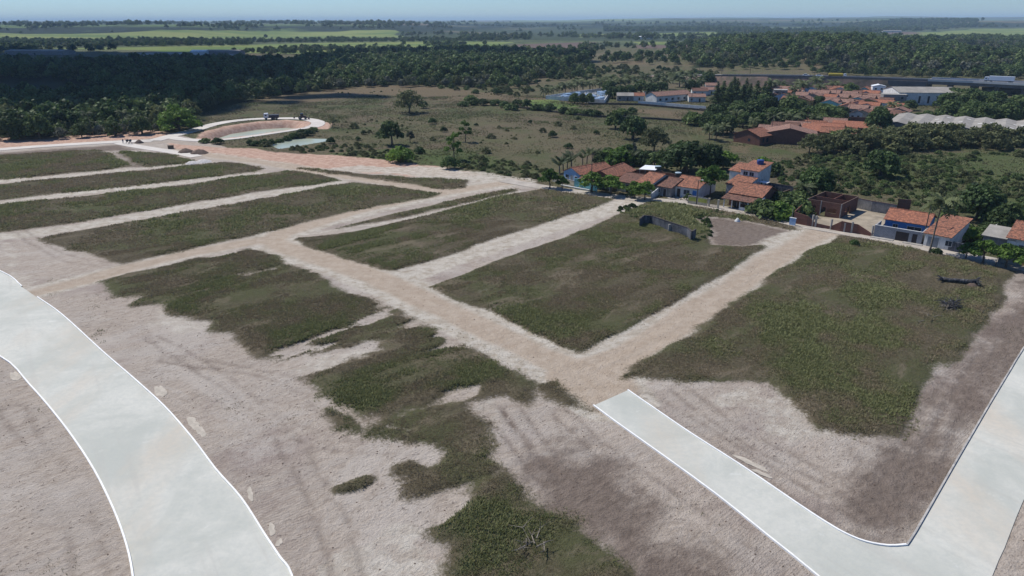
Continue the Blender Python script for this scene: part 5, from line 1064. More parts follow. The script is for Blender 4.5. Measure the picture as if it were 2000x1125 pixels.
for (p_, h_) in (((1586, 442.4), 2.6), ((1592, 443.4), 2.5), ((1622, 448.3), 2.3), ((1648, 453), 2.0), ((1662, 454.8), 2.4), ((1702, 461.5), 2.3)):
    c_ = np.array(G(*p_)) - o0; m = MB(); m.box(c_[0] - .17, c_[1] - .17, -.3, c_[0] + .17, c_[1] + .17, h_); m.build('column', 'conc', o1)
wall_run('brick_side_wall', 'brick side wall sloping down left of the roofless house', [(1549, 434), (1569, 418)], 2.2, .16, 'brick', hs=[2.5, 2.9])
wall_run('back_yard_wall', 'grey and brick wall closing the sandy yard at the back', [(1672, 407), (1700, 413), (1748, 421)], 2.5, .2, 'grey', coping='brick')
wall_run('brick_back_wall', 'dark brick wall piece behind the blue house', [(1750, 414), (1775, 417)], 3.2, .2, 'brick')
tagp(tri_sheet('sandy_yard', poly([(1640, 428), (1675, 408), (1700, 414), (1745, 422), (1712, 452), (1702, 459), (1675, 454), (1640, 449), (1600, 443), (1560, 434), (1575, 418), (1600, 424)]), .16, 'sand_yard' if 'sand_yard' in M else 'street'), kind='structure')
# blue house with grey block front
a, rz, w = frame((1705, 462), (1798, 478))
o = house('blue_house', 'bright blue house with orange roof behind a grey block front wall', L2W(a, rz, .8, 4.6), rz, w - 1.0, 7.5, 2.9, 1.5, 'x', 'deep', 'tilenew', [('f', 1.6, 1.1, .9, 1.0), ('f', 4.3, 0.6, 2.6, 1.5), ('r', 2, 1.2, 1, 1)])
o = empty('block_front_wall', (*a, 0.0), rz, label='grey concrete block street wall with two dark steel doors', cat='wall')
m = MB(); holed(m, 0, w, 0, .2, 2.5, [(w * .46, w * .46 + 2.4, -.3, 1.95), (w * .8, w * .8 + .9, -.3, 1.95)]); m.box(0, .203, -.3, .2, 4.5, 2.5); m.box(w - .2, .203, -.3, w, 4.5, 2.5); m.build('block_wall', 'block', o)
m = MB(); m.box(w * .46, .08, -.2, w * .46 + 2.4, .13, 1.95); m.build('garage_door', 'darkgate', o); m = MB(); m.box(w * .8, .08, -.2, w * .8 + .9, .13, 1.95); m.build('door', 'darkgate', o)
m = MB(); m.box(-.05, -.05, 2.503, w + .05, .25, 2.58); m.build('coping', 'white', o); m = MB(); m.box(-.3, -1.1, -.1, w * .45, -.05, .16); m.box(w * .65, -1.1, -.1, w + .4, -.05, .14); m.build('pavement_slab', 'conc', o)
# white house behind the palm
a, rz, w = frame((1801, 480), (1849, 490))
o = house('palm_house', 'white house with mottled orange roof behind the tall coconut palm', L2W(a, rz, 0, .4), rz, w, 10.5, 2.6, 1.7, 's', 'white', 'tile', [('f', .6, 0, 2.0, 2.1, 'garage_door', 'greygate'), ('f', 3.8, .9, 1.1, 1.0)])
wall_run('whitewashed_wall', 'stained whitewashed garden wall right of the palm house', [(1851, 489), (1878, 494)], 1.9, .2, 'weather')
wall_run('grey_garden_wall', 'pale grey garden wall at the right end of the street', [(1948, 512), (1993, 521)], 2.0, .2, 'grey', coping='white')
wall_run('yellow_wall', 'mustard yellow wall at the right edge of the picture', [(1994, 519), (2050, 530)], 2.6, .2, 'ochre', coping='yellow')
a, rz, w = frame((1955, 500), (2060, 520)); house('end_house', 'last house of the street with wide orange hipped roof cut by the picture edge', L2W(a, rz, 0, 2.5), rz, w, 12, 3.1, 2.0, 'x', 'white', 'tile', [('f', 2, 1, 1.3, 1)])
x, y = G(1915, 485); o = house('grey_shed', 'low shed with a flat grey sheet roof left of the last house', (x, y), rz, 5.0, 5, 2.6, .9, 's', 'grey', 'fibro', [])
# ruined wall in the plot
o, o0 = wall_run('ruined_wall', 'blackened ruined U shaped concrete wall standing in the middle plot', [(1249, 447.5), (1256, 440.5), (1272, 442), (1341, 466), (1349.5, 473.5), (1357, 468.5)], 2.3, .22, 'weather', coping='stone')
q0 = np.array(G(1306.5, 454.5)) - o0; m = MB(); m.box(q0[0] - .25, q0[1] - .35, -.3, q0[0] + .2, q0[1] - .02, 1.9); m.build('broken_pillar', 'conc', o)
# -- far cluster: brick sheds and roofs
def fh(px, py, W_, D_, h, rh, ridge, wall, roof, label, rz=-.60, group=None, ops=(), name='house', cat='house'):
    x, y = G(px, py); return house(name, label, (x, y), rz, W_, D_, h, rh, ridge, wall, roof, ops, group, cat, .3, sub=False)
fh(1432, 277, 11, 9, 3.0, 2.0, 'y', 'brick', 'tile', 'white fronted brick house at the left of the brick sheds', -1.15 + .25, None, [('f', 6, 1, 1, 1), ('r', 1.5, .8, 1.2, 1.6), ('r', 4, .8, 1.2, 1.6)], 'brick_house')
fh(1485, 279, 19, 12, 3.4, 2.2, 'y', 'brick', 'tilefar', 'large red brick shed with broad gable and pale tiled slope', -.35, None, [('f', 15, 0, 2.4, 2.2, 'door', 'darkgate')], 'brick_shed', 'shed')
cl = [(1478, 264, 9, 7, 'x', 'tilefar', 'grey', 'tiled house left behind the large brick shed'), (1503, 258, 10, 8, 'x', 'tileold', 'cream', 'tiled house in the middle behind the large brick shed'), (1530, 255, 9, 7, 'x', 'tilefar', 'white', 'rear tiled house behind the small white tank'),
  (1552, 252, 11, 7, 'x', 'tile', 'brick', 'long tiled roof at the back of the brick cluster'), (1562, 264, 12, 8, 's', 'tilenew', 'brick', 'brick house with a blue panel on its orange roof'), (1585, 258, 11, 8, 'x', 'tilenew', 'pink', 'bright orange roofed house right of the blue panel'),
  (1600, 268, 12, 8, 'x', 'tile', 'brick', 'orange roofed house nearest the scrub at the right of the cluster'), (1622, 256, 18, 6, 's', 'tilenew', 'brick', 'long lean-to orange roof pointing at the dark upright tree'), (1543, 246, 8, 6, 'y', 'tile', 'ochre', 'small tiled house at the top of the brick cluster'), (1604, 247, 9, 6, 'x', 'tilefar', 'cream', 'dusty roofed house under the leafy belt')]
for (px, py, W_, D_, rd, rf, wl_, lb) in cl: fh(px, py + 4, W_, D_, 2.7, 1.5, rd, wl_, rf, lb, -.5, None, [('f', 1, .9, 1, 1), ('f', W_ * .6, 0, .9, 2, 'door', 'darkgate')])
x, y = G(1603, 263); m = MB(); m.slab([(0, 0, 3.9), (4, 0, 3.9), (4, 2.4, 4.5), (0, 2.4, 4.5)], .1); m.box(.1, .1, 3.0, .2, .2, 3.8); m.box(3.8, .1, 3.0, 3.9, .2, 3.8)
x, y = G(1598, 266); m = MB(); m.slab([(0, 0, 3.9), (4, 0, 3.9), (4, 2.4, 4.4), (0, 2.4, 4.4)], .08); m.box(.1, .1, -.2, .22, .22, 3.82); m.box(3.78, .1, -.2, 3.9, .22, 3.82)
tagp(m.build('solar_panel', 'solar', None, (x, y, 0), -.5), 'blue panel tilted above the orange roofs of the brick cluster', 'panel')
# -- far village
walls_c = ['white', 'cream', 'pink', 'turq', 'grey', 'ochre', 'white', 'blue']; roofs_c = ['tilefar', 'tile', 'tileold', 'tilefar', 'tilenew']
rv = random.Random(5); vill = []
for (xa, xb, ya, yb, n_, dep) in ((1480, 1700, 181, 186, 12, 1), (1490, 1745, 188, 195, 13, 1), (1478, 1740, 196, 203, 13, 1), (1512, 1750, 205, 211, 11, 1), (1600, 1745, 213, 219, 7, 1), (1620, 1742, 221, 228, 6, 1), (1640, 1735, 231, 238, 4, 1)):
    for i in range(n_): vill.append((xa + (xb - xa) * (i + .5) / n_ + rv.uniform(-5, 5), ya + (yb - ya) * (i + .5) / n_ + rv.uniform(-1.5, 1.5)))
wn_ = {'white': 'white', 'cream': 'cream', 'pink': 'pink', 'turq': 'turquoise', 'grey': 'grey', 'ochre': 'ochre', 'blue': 'light blue'}; rn_ = {'tilefar': 'dusty tiled', 'tile': 'orange tiled', 'tileold': 'blackened tiled', 'tilenew': 'fresh orange tiled'}
for i, (px, py) in enumerate(vill):
    wc = rv.choice(walls_c); rc = rv.choice(roofs_c); W_ = rv.uniform(6, 11); D_ = rv.uniform(7, 11)
    rowd = 'row by the retaining wall' if py < 187 else 'second row' if py < 195.5 else 'middle rows' if py < 212 else 'near rows'
    fh(px, py, W_, D_, rv.uniform(2.5, 3.2), rv.uniform(1.1, 1.7), rv.choice('xxy'), wc, rc, f'{wn_[wc]} house, {rn_[rc]} roof, far village {rowd}', rv.choice([-.65, -.6, -.7, .9]), 'far village houses, ' + rowd, [('f', 1, .9, 1, 1), ('f', W_ * .55, 0, .9, 2, 'door', 'darkgate')], 'village_house')
for (px, py, W_, D_, h, lb, wc) in ((1510, 196, 7, 7, 5.6, 'grey two storey block with dark windows among the far village roofs', 'grey'), (1702, 186, 7, 6, 5.2, 'white boxy tower house left of the white warehouse', 'metal'), (1722, 207, 11, 8, 5.8, 'unplastered grey two storey block beside the white warehouse', 'grey'), (1690, 232, 6, 6, 3.4, 'small white flat roofed house at the foot of the far village', 'white')):
    fh(px, py, W_, D_, h, .8, 'y' if wc == 'metal' else 'flat', wc, 'metal' if wc == 'metal' else 'conc', lb, -.3, None, [('f', 1.2, h - 2, 1.1, 1), ('f', W_ - 2.6, h - 2, 1.1, 1), ('r', 1.5, h - 2, 1.1, 1)], 'village_block')
# -- white warehouse
a = G(1752, 206); house('white_warehouse', 'big white warehouse with grey sheet roof and tall slit windows below the viaduct', a, -.12, 30, 22, 6.5, 2.0, 'x', 'white', 'fibro', [('f', 10 + k * 4.5, 1.2, 1.0, 3.6) for k in range(4)] + [('r', 2 + k * 4.2, 1.0, 1.6, 4) for k in range(5)] + [('f', 3, 4.5, 1.6, .8)], cat='warehouse', sub=False)
# -- wavy-roofed warehouse (saw of shallow gables)
a, rz, w = frame((1728, 262), (2120, 292)); D_ = 34; RS_ = .75
o = empty('wavy_warehouse', (a[0], a[1], 0), rz, label='long grey warehouse with a row of shallow wavy roof gables and pale skylights', cat='warehouse')
nb_ = 9; bw = w / nb_; m = MB(); rm = MB(); wl0 = 4.2
pf_ = [(0, -.4), (w, -.4)] + [(w - k * bw / 2, wl0 + (RS_ if k % 2 else 0)) for k in range(0, 2 * nb_ + 1)]
n_ = len(pf_); i0 = 0; m.poly([(p[0], 0, p[1]) for p in pf_]); m.poly([(p[0], D_, p[1]) for p in reversed(pf_)])
m.poly([(0, 0, -.4), (0, 0, wl0), (0, D_, wl0), (0, D_, -.4)]); m.poly([(w, 0, -.4), (w, D_, -.4), (w, D_, wl0), (w, 0, wl0)])
m.build('wall', 'grey', o)
for k in range(2 * nb_):
    xa, xb = k * bw / 2, (k + 1) * bw / 2; za, zb = (wl0, wl0 + RS_) if k % 2 == 0 else (wl0 + RS_, wl0); e_ = .002 * k % .01
    rm.slab([(xa, -.5, za + .2), (xb, -.5, zb + .2), (xb, D_ + .5, zb + .2), (xa, D_ + .5, za + .2)], .14)
rm.build('roof', 'fibro', o)
for k in range(26):
    q_ = rv.randrange(4, 2 * nb_); f_ = rv.uniform(.15, .75); xa = (q_ + f_) * bw / 2; za = wl0 + (f_ if q_ % 2 == 0 else 1 - f_) * RS_; sl_ = (1 if q_ % 2 == 0 else -1) * RS_ / (bw / 2); yy = rv.uniform(2, D_ - 4); ln_ = 1.4
    s_ = MB(); s_.slab([(xa, yy, za + .25), (xa + ln_, yy, za + .25 + sl_ * ln_), (xa + ln_, yy + 1.8, za + .25 + sl_ * ln_), (xa, yy + 1.8, za + .25)], .03); s_.build('skylight', 'skylight', o)
wall_run('warehouse_yard_wall', 'low dark wall at the foot of the wavy warehouse', [(1735, 266), (1800, 268), (1900, 277), (2100, 294)], 2.0, .3, 'stone')
wall_run('long_brick_wall', 'brown brick yard wall above the orange lean-to roof', [(1655, 243), (1690, 244)], 3.2, .3, 'brick')
# -- school and cemetery
a, rz, w = frame((1282, 201), (1338, 199)); house('school_building', 'long low school with pink tiled roof behind a pale blue wall', a, .55, 26, 9, 3.6, 1.8, 'x', 'white', 'tilefar', [('f', 2 + k * 4.5, 1, 1.6, 1.2) for k in range(5)], cat='school', sub=False)
for (px, py, W_, lb, rf) in ((1345, 199, 9, 'small house with pink tiles right of the long school roof', 'tilefar'), (1205, 197, 9, 'grey shed between cemetery and school', 'fibro'), (1230, 197, 8, 'small tiled house left of the long school', 'tile'), (1258, 187, 7, 'hut with pink roof among the palms by the school', 'tilefar'), (1370, 185, 9, 'tiled house left of the casuarinas, upper one', 'tilefar'), (1352, 187, 9, 'dusty roofed house above the small pink tiled house', 'tileold'), (1378, 176, 8, 'tiled house beside the pale earth cut', 'tilefar')):
    fh(px, py, W_, 7, 2.8, 1.4, 'x', 'white' if rf != 'fibro' else 'grey', rf, lb, -.1, None, [('f', 1, 1, 1, 1), ('f', W_ * .6, 0, .9, 2, 'door', 'darkgate')])
wall_run('school_wall', 'pale blue wall with dark base in front of the long school', [(1246, 204), (1300, 208), (1378, 215)], 1.9, .3, 'white')
wall_run('dark_bank_wall', 'dark stone retaining wall below the pale blue school wall', [(1150, 204), (1246, 205), (1300, 210), (1378, 217)], .9, .5, 'stone')
wall_run('field_wall', 'long dark dry stone wall crossing the field beyond the lone trees', [(1010, 210), (1060, 217), (1130, 226), (1200, 231), (1270, 233), (1340, 238), (1375, 241)], .9, .5, 'stone')
wall_run('warehouse_side_wall', 'dark wall piece beside the casuarinas', [(1366, 216), (1384, 218)], 1.2, .5, 'stone')
cp = [(1066, 194), (1128, 198.5), (1180, 203), (1192, 184), (1180, 178.5), (1140, 183), (1066, 194)]
wall_run('cemetery_wall', 'white wall around the cemetery full of pale tombs', cp, 2.1, .3, 'white')
cpw = poly([(1072, 193.5), (1128, 197), (1178, 201), (1189, 185), (1180, 180.5), (1140, 185.5)]); tp = sample(cpw, 3.6, 77, jit=.3)
tb = MB(); tb.box(-1.1, -.5, -.2, 1.1, .5, .65); tb.box(-.95, -.4, .653, .95, .4, .82); tb.box(.7, -.45, .823, .9, .45, 1.5); t0 = tb.build('tomb', 'white', None); tme = t0.data; bpy.data.objects.remove(t0)
cb = MB(); cb.box(-1.3, -1.0, -.2, 1.3, 1.0, 1.9); cb.prism([(-1.4, -1.1), (1.4, -1.1), (1.4, 1.1), (-1.4, 1.1)], 1.903, 2.1); t0 = cb.build('tomb', 'blue', None); tme2 = t0.data; bpy.data.objects.remove(t0)
for i, (x, y) in enumerate(tp[:150]):
    t_ = link('tomb', tme if i % 4 else tme2, None, (x, y, hz(x, y)), label='pale tomb inside the white walled cemetery' if i % 4 else 'pale blue box shaped crypt inside the white walled cemetery', cat='tomb' if i % 4 else 'crypt', group='tombs of the cemetery' if i % 4 else 'crypts of the cemetery'); t_.rotation_euler.z = .4 + rv.uniform(-.1, .1); s_ = rv.uniform(.8, 1.15); t_.scale = (s_, s_, s_)
# -- highway, retaining wall, viaduct
HZ = 6.5
HZL = [.2, 2.6, 5.2] + [HZ] * 9
hw = [G(px, py, z_) for (px, py), z_ in zip(((1265, 147), (1335, 147.6), (1390, 148.6), (1500, 149.5), (1620, 151.6), (1700, 154), (1760, 156), (1812, 158), (1900, 161.5), (2000, 166.5), (2120, 173), (2400, 192)), HZL)]
hwl = np.array(hw); hd = np.gradient(hwl, axis=0); hd /= np.linalg.norm(hd, axis=1)[:, None]; hn = np.stack([-hd[:, 1], hd[:, 0]], 1)
def hstrip(i0, i1, o0_, o1_, z0, z1): # prism along the alignment between lateral offsets
    m = MB()
    for i in range(i0, i1):
        a_, b_ = HZL[i] - HZ, HZL[i + 1] - HZ; zz = [z0] * 4 if z0 < 0 else [z0 + a_, z0 + b_, z0 + b_, z0 + a_]
        m.prism([hwl[i] + hn[i] * o0_, hwl[i + 1] + hn[i + 1] * o0_, hwl[i + 1] + hn[i + 1] * o1_, hwl[i] + hn[i] * o1_], zz, [z1 + a_, z1 + b_, z1 + b_, z1 + a_])
    return m
m = MB()
for i in range(0, 7):
    p_, q_ = hwl[i], hwl[i + 1]; k_ = 5.0 * max(0, 1 - (i / 7)) + .6; k2 = 5.0 * max(0, 1 - ((i + 1) / 7)) + .6
    m.poly([(*(p_ - hn[i] * k_), -.5), (*(q_ - hn[i + 1] * k2), -.5), (*q_, HZL[i + 1] - .1), (*p_, HZL[i] - .1)])
tagp(m.build('highway_bank', 'retain'), kind='structure')
tagp(hstrip(0, 7, .02, 24, -1, HZ - .03).build('highway_embankment', 'retain'), kind='structure')
tagp(hstrip(0, 7, .4, 10.5, HZ - .02, HZ).build('highway', 'asphalt'), kind='structure')
tagp(hstrip(1, 7, 11.5, 21, HZ - .02, HZ).build('highway', 'asphalt'), kind='structure')
o = empty('road_barrier', (0, 0, 0), 0, label='pale concrete barrier along the highway edge above the retaining wall', cat='barrier'); hstrip(1, 7, 0, .35, HZ, HZ + .8).build('barrier_wall', 'pierc', o); hstrip(1, 7, 10.7, 11.1, HZ, HZ + .8).build('central_barrier', 'conc', o)
o = empty('viaduct', (0, 0, 0), 0, label='grey concrete highway viaduct with bright parapet at the right', cat='bridge')
hstrip(7, 11, 0.3, 21, HZ - 2.0, HZ).build('deck', 'pierc', o); hstrip(7, 11, -.1, .3, HZ - .2, HZ + 1.1).build('parapet', 'deck', o); hstrip(7, 11, 20.9, 21.3, HZ - .2, HZ + 1.0).build('parapet', 'deck', o)
for i in range(7, 11):
    for t_ in (.0, .5):
        c_ = hwl[i] * (1 - t_) + hwl[i + 1] * t_; m = MB()
        for of in (2.5, 10, 18): q_ = c_ + hn[i] * of; m.box(q_[0] - .9, q_[1] - .9, -.5, q_[0] + .9, q_[1] + .9, HZ - 2.003)
        m.build('pier', 'pierc', o)
m = MB(); m.prism([hwl[7] + hn[7] * -1.6 - hd[7] * 22, hwl[7] + hn[7] * -.9 - hd[7] * .2, hwl[7] - hn[7] * .15 - hd[7] * .2, hwl[7] - hn[7] * .15 - hd[7] * 22], -.5, HZ - .4); m.build('abutment', 'pierc', o)
fh(1925, 184, 26, 8, 2.6, .8, 's', 'pierc', 'conc', 'low roadside building under the viaduct at the right', -.25, None, [('f', 3 + 5 * k, .5, 2.5, 1.6) for k in range(4)], 'roadside_building', 'building')
# ================================================================== VEHICLES
def wheel(parent, x, y, r, w=.25):
    t = MB(); t.tube([(x, y - w / 2, r), (x, y + w / 2, r)], r, 14); o_ = t.build('wheel', 'rubber', parent)
    h_ = MB(); h_.tube([(x, y - w / 2 - .02, r), (x, y + w / 2 + .02, r)], r * .5, 10); h_.build('rim', 'conc', o_)
def profile(m, pts, y0, y1):
    k = len(pts); m.poly([(p[0], y0, p[1]) for p in pts]); m.poly([(p[0], y1, p[1]) for p in reversed(pts)])
    for i in range(k): j = (i + 1) % k; m.poly([(pts[i][0], y0, pts[i][1]), (pts[i][0], y1, pts[i][1]), (pts[j][0], y1, pts[j][1]), (pts[j][0], y0, pts[j][1])])
    return m
def car(loc, rz, label, mat='carwhite', group=None):
    o = empty('car', loc, rz, label=label, cat='car', group=group)
    profile(MB(), [(-2.1, .3), (2.1, .3), (2.15, .75), (1.1, .92), (-1.9, .95), (-2.1, .8)], -.85, .85).build('body', mat, o)
    profile(MB(), [(-1.7, .95), (.95, .93), (.35, 1.42), (-1.2, 1.45)], -.72, .72).build('windows', 'glass', o)
    m = MB(); m.box(-1.15, -.7, 1.453, .33, .7, 1.5); m.build('roof', mat, o)
    for x_ in (-1.3, 1.3):
        for y_ in (-.78, .78): wheel(o, x_, y_, .32, .2)
    for y_ in (-.6, .6): m = MB(); m.box(2.12, y_ - .15, .6, 2.18, y_ + .15, .75); m.build('headlight', 'white', o)
    return o
def truck(loc, rz, label, body, cabmat, L_=12, tank=False, hb=2.7, s=1.0, name='truck', cat='truck'):
    o = empty(name, loc, rz, label=label, cat=cat); o.scale = (s, s, s)
    m = MB(); m.box(-L_, -.5, .75, 2.6, .5, 1.05); m.build('chassis', 'darkgate', o)
    profile(MB(), [(.5, 1.06), (2.7, 1.0), (2.75, 1.9), (2.5, 3.1), (.5, 3.2)], -1.2, 1.2).build('cab', cabmat, o)
    m = MB(); m.box(2.66, -1.0, 1.95, 2.74, 1.0, 2.7); m.build('windscreen', 'glass', o)
    for y_ in (-1.23, 1.2): m = MB(); m.box(1.2, y_, 1.9, 2.1, y_ + .03, 2.6); m.build('side_window', 'glass', o)
    if tank: m = MB(); m.tube([(-L_, 0, 2.3), (-L_ + .25, 0, 2.3), (-.45, 0, 2.3), (-.2, 0, 2.3)], [.9, 1.2, 1.2, .9], 18); m.build('tank', body, o)
    else: m = MB(); m.box(-L_, -1.25, 1.08, .2, 1.25, 1.08 + hb); m.build('cargo_box', body, o)
    for x_ in (1.7, -1.2, -L_ + 1.2, -L_ + 2.4):
        for y_ in (-1.05, 1.05): wheel(o, x_, y_, .5, .3)
    return o
def onhw(px, py, off, z=HZ):
    p_ = np.array(G(px, py, z)); i = int(np.argmin(np.linalg.norm(hwl - p_, axis=1))); return (p_[0], p_[1], z), math.atan2(hd[i][1], hd[i][0])
l_, r_h = onhw(1646, 150.6, 3); truck(l_, r_h, 'yellow tanker lorry on the highway above the far village', 'tanker', 'carwhite', 12.5, True, s=.72)
l_, r_h = onhw(1931, 160.0, 3); truck(l_, r_h + math.pi, 'lorry with grey white box trailer crossing the viaduct', 'carwhite', 'carwhite', 13.5, s=.95)
l_, r_h = onhw(1574, 148.5, 3); car(l_, r_h, 'pale car following far behind the tanker on the highway'); l_, r_h = onhw(1600, 149.3, 3); car(l_, r_h, 'white car just behind the yellow tanker lorry')
x, y = G(1683, 232); car((x, y, hz(x, y) + .02), -.5, 'white car parked at the lower edge of the far village')
x, y = G(527, 234); truck((x, y, .12), math.pi + .25, 'white cab tipper truck with dark bed on the ring road', 'cardark', 'carwhite', 4.6, hb=1.3, s=.9, name='tipper_truck')
x, y = G(591, 233.5); o = empty('backhoe', (x, y, .12), .2, label='dusty brown backhoe loader working on the ring road bend', cat='backhoe')
m = MB(); m.box(-1.4, -.7, .7, 1.6, .7, 1.5); m.build('body', 'digger', o); m = MB(); m.box(-.8, -.65, 1.5, .5, .65, 2.7); m.build('cab', 'glass', o)
for x_, r_2 in ((-1.0, .75), (1.4, .5)):
    for y_ in (-.85, .85): wheel(o, x_, y_, r_2, .4)
m = MB(); m.tube([(-1.4, 0, 1.3), (-2.3, 0, 3.3), (-3.5, 0, 2.4), (-3.6, 0, 1.1)], [.16, .14, .12, .1], 6); m.build('digging_arm', 'digger', o); m = MB(); m.box(-3.9, -.35, .5, -3.3, .35, 1.1); m.build('digging_bucket', 'darkgate', o)
m = MB(); m.tube([(1.4, 0, 1.2), (2.5, 0, .7)], .12, 6); m.build('loader_arm', 'digger', o); m = MB(); profile(m, [(2.4, .2), (3.2, .2), (2.6, .95), (2.4, .95)], -.95, .95); m.build('loader_bucket', 'digger', o)
# small site things by the far junction
def heap(px, py, r, h, label, mat='heap', cat='soil heap', name='soil_heap', seed=0):
    x, y = G(px, py); rg = random.Random(seed); m = MB(); n_ = 14; rings = []
    for k, (f, z) in enumerate(((1.1, -.2), (1, .05), (.72, .5), (.4, .85), (.12, 1))):
        rings.append([(math.cos(t * 6.283 / n_) * r * f * rg.uniform(.85, 1.15), math.sin(t * 6.283 / n_) * r * f * rg.uniform(.85, 1.15), z * h * rg.uniform(.85, 1.1)) for t in range(n_)])
    for q in rings: m.v += q
    for k in range(len(rings) - 1):
        for t in range(n_): j = (t + 1) % n_; m.f.append((k * n_ + t, k * n_ + j, (k + 1) * n_ + j, (k + 1) * n_ + t)); m.m.append(0)
    m.f.append(tuple((len(rings) - 1) * n_ + t for t in range(n_))); m.m.append(0)
    return tagp(m.build(name, mat, None, (x, y, hz(x, y)), smooth=True), label, cat)
heap(363, 297, 2.6, 1.3, 'brown soil heap beside the wet road, left one of two', seed=1); heap(390, 299, 3.0, 1.4, 'brown soil heap beside the wet road, right one of two', seed=2)
heap(272, 279, 1.6, 1.2, 'dark soil heap at the far road junction', seed=3); heap(376, 318.5, 2.4, .7, 'pale rubble at the end of the topmost lane', 'heapw', 'rubble', 'rubble_heap', 4); heap(398, 316, 2.6, .8, 'second pale rubble heap at the topmost lane end', 'heapw', 'rubble', 'rubble_heap', 5)
heap(1440, 432, .6, .8, 'white sack of debris on the bare brown ground near the street', 'white', 'debris', 'debris_heap', 6)
x, y = G(334, 290); m = MB(); m.box(-.9, -.6, 0, .9, .6, 1.1); m.box(-1, -.7, 1.103, 1, .7, 1.2); m.box(-.95, -.05, .3, -.92, .05, 1.0); tagp(m.build('timber_crate', 'wood', None, (x, y, hz(x, y)), .3), 'small brown crate standing alone on the pink earth', 'crate')
def mixer(px, py, label):
    x, y = G(px, py); o = empty('concrete_mixer', (x, y, .1), .6, label=label, cat='mixer'); m = MB(); m.tube([(-.3, 0, .9), (.0, 0, 1.1), (.5, 0, 1.45)], [.35, .55, .25], 12); m.build('drum', 'cardark', o)
    m = MB(); m.tube([(-.5, -.4, 0), (0, -.4, 1.1)], .05, 6); m.tube([(-.5, .4, 0), (0, .4, 1.1)], .05, 6); m.tube([(.5, -.4, 0), (0, -.4, 1.1)], .05, 6); m.tube([(.5, .4, 0), (0, .4, 1.1)], .05, 6); m.build('stand', 'darkgate', o)
mixer(249, 281, 'dark blue mixer on the far road junction, nearer the worker'); mixer(255, 281, 'dark blue mixer on the far road junction, nearer the soil heap')
def person(px, py, label, rz=0):
    x, y = G(px, py); me = bpy.data.meshes.new('person'); J = [(0, 0, .95), (0, 0, 1.2), (0, 0, 1.45), (0, .02, 1.58), (0, .03, 1.72), (.11, 0, .9), (.14, .03, .48), (.15, 0, .06), (.15, .14, .03), (-.11, 0, .9), (-.13, -.04, .48), (-.15, -.1, .06), (-.15, .04, .03), (.2, 0, 1.42), (.26, .04, 1.12), (.27, .18, .9), (-.2, 0, 1.42), (-.27, .0, 1.12), (-.26, .14, .9)]
    Ed = [(0, 1), (1, 2), (2, 3), (3, 4), (0, 5), (5, 6), (6, 7), (7, 8), (0, 9), (9, 10), (10, 11), (11, 12), (2, 13), (13, 14), (14, 15), (2, 16), (16, 17), (17, 18)]
    Rd = [.15, .14, .14, .06, .11, .09, .065, .045, .035, .09, .065, .045, .035, .06, .045, .035, .06, .045, .035]
    me.from_pydata(J, Ed, []); o = bpy.data.objects.new('person', me); COL.objects.link(o); o.location = (x, y, .09); o.rotation_euler = (0, 0, rz); me.materials.append(M['cloth'])
    sk = o.modifiers.new('skin', 'SKIN'); o.modifiers.new('sub', 'SUBSURF').levels = 1; me.skin_vertices[0].data[0].use_root = True
    for v_, r_2 in zip(me.skin_vertices[0].data, Rd): v_.radius = (r_2, r_2)
    return tagp(o, label, 'person')
person(241, 281, 'person in dark work clothes standing on the far concrete road')
def spill(px, py, r_1, r_2b, rz_, seed):
    x, y = G(px, py); rg = random.Random(seed); m = MB(); n_ = 18; f1, f2 = rg.uniform(0, 6), rg.uniform(0, 6); a_ = [1 + .3 * math.sin(2 * t * 6.283 / n_ + f1) + .14 * math.sin(5 * t * 6.283 / n_ + f2) for t in range(n_)]
    pts = [(math.cos(t * 6.283 / n_) * r_1 * a_[t], math.sin(t * 6.283 / n_) * r_2b * a_[t]) for t in range(n_)]; m.prism(pts, -.2, .03); tagp(m.build('cement_spill', 'spill', None, (x, y, hz(x, y)), rz_), kind='structure')
M['spill'] = simple('dried_cement_slurry', (0.44, 0.395, 0.33), 0.9, 0.25, 1.2)
for i, (px, py, a1, b1, r1) in enumerate(((313, 764, 2.0, .5, 2.15), (377, 826, 1.3, .6, 2.1), (392, 842, 1.6, .35, 2.1), (489, 965, .9, .3, 2.0), (531, 1034, .7, .35, 1.95), (545, 1060, .5, .25, 1.95), (30, 735, 2.0, .4, 2.35), (1466, 904, 1.5, .45, 2.35), (1488, 925, .8, .35, 2.35), (1280, 790, .6, .25, 2.35))): spill(px, py, a1, b1, r1, i)
# -- poles
def pole(px, py, h, label, group=None, arms=True, r=.13, zb=0.0, lamp=False, cat='utility pole', name='utility_pole'):
    x, y = G(px, py, zb); o = empty(name, (x, y, zb), .55, label=label, cat=cat, group=group); m = MB(); m.tube([(0, 0, -.5), (0, 0, h)], [r, r * .65], 8); m.build('post', 'pole', o)
    if arms: m = MB(); m.box(-.9, -.06, h - .5, .9, .06, h - .38); m.build('crossarm', 'pole', o)
    if lamp: m = MB(); m.tube([(0, 0, h - .1), (0, -.6, h + .25), (0, -1.1, h + .3)], .05, 6); m.build('lamp_arm', 'conc', o); m = MB(); m.box(-.14, -1.5, h + .24, .14, -1.0, h + .36); m.build('lamp_head', 'white', o)
pole(1154, 377, 10.5, 'tall brown utility pole behind the bright green street tree'); pole(1360, 399.5, 6.0, 'street lamp post with white head by the yellow panelled wall', arms=False, lamp=True, cat='street lamp', name='street_lamp')
pole(1803, 470, 10, 'utility pole between the blue house and the tall palm', r=.12)
for i, (px, py, h) in enumerate(((1409, 150, 12), (1464, 150.5, 11), (1365, 150, 9), (1590, 152, 8))): pole(px, py, h * .9, 'dark utility pole standing along the highway', 'utility poles along the highway', zb=HZ)
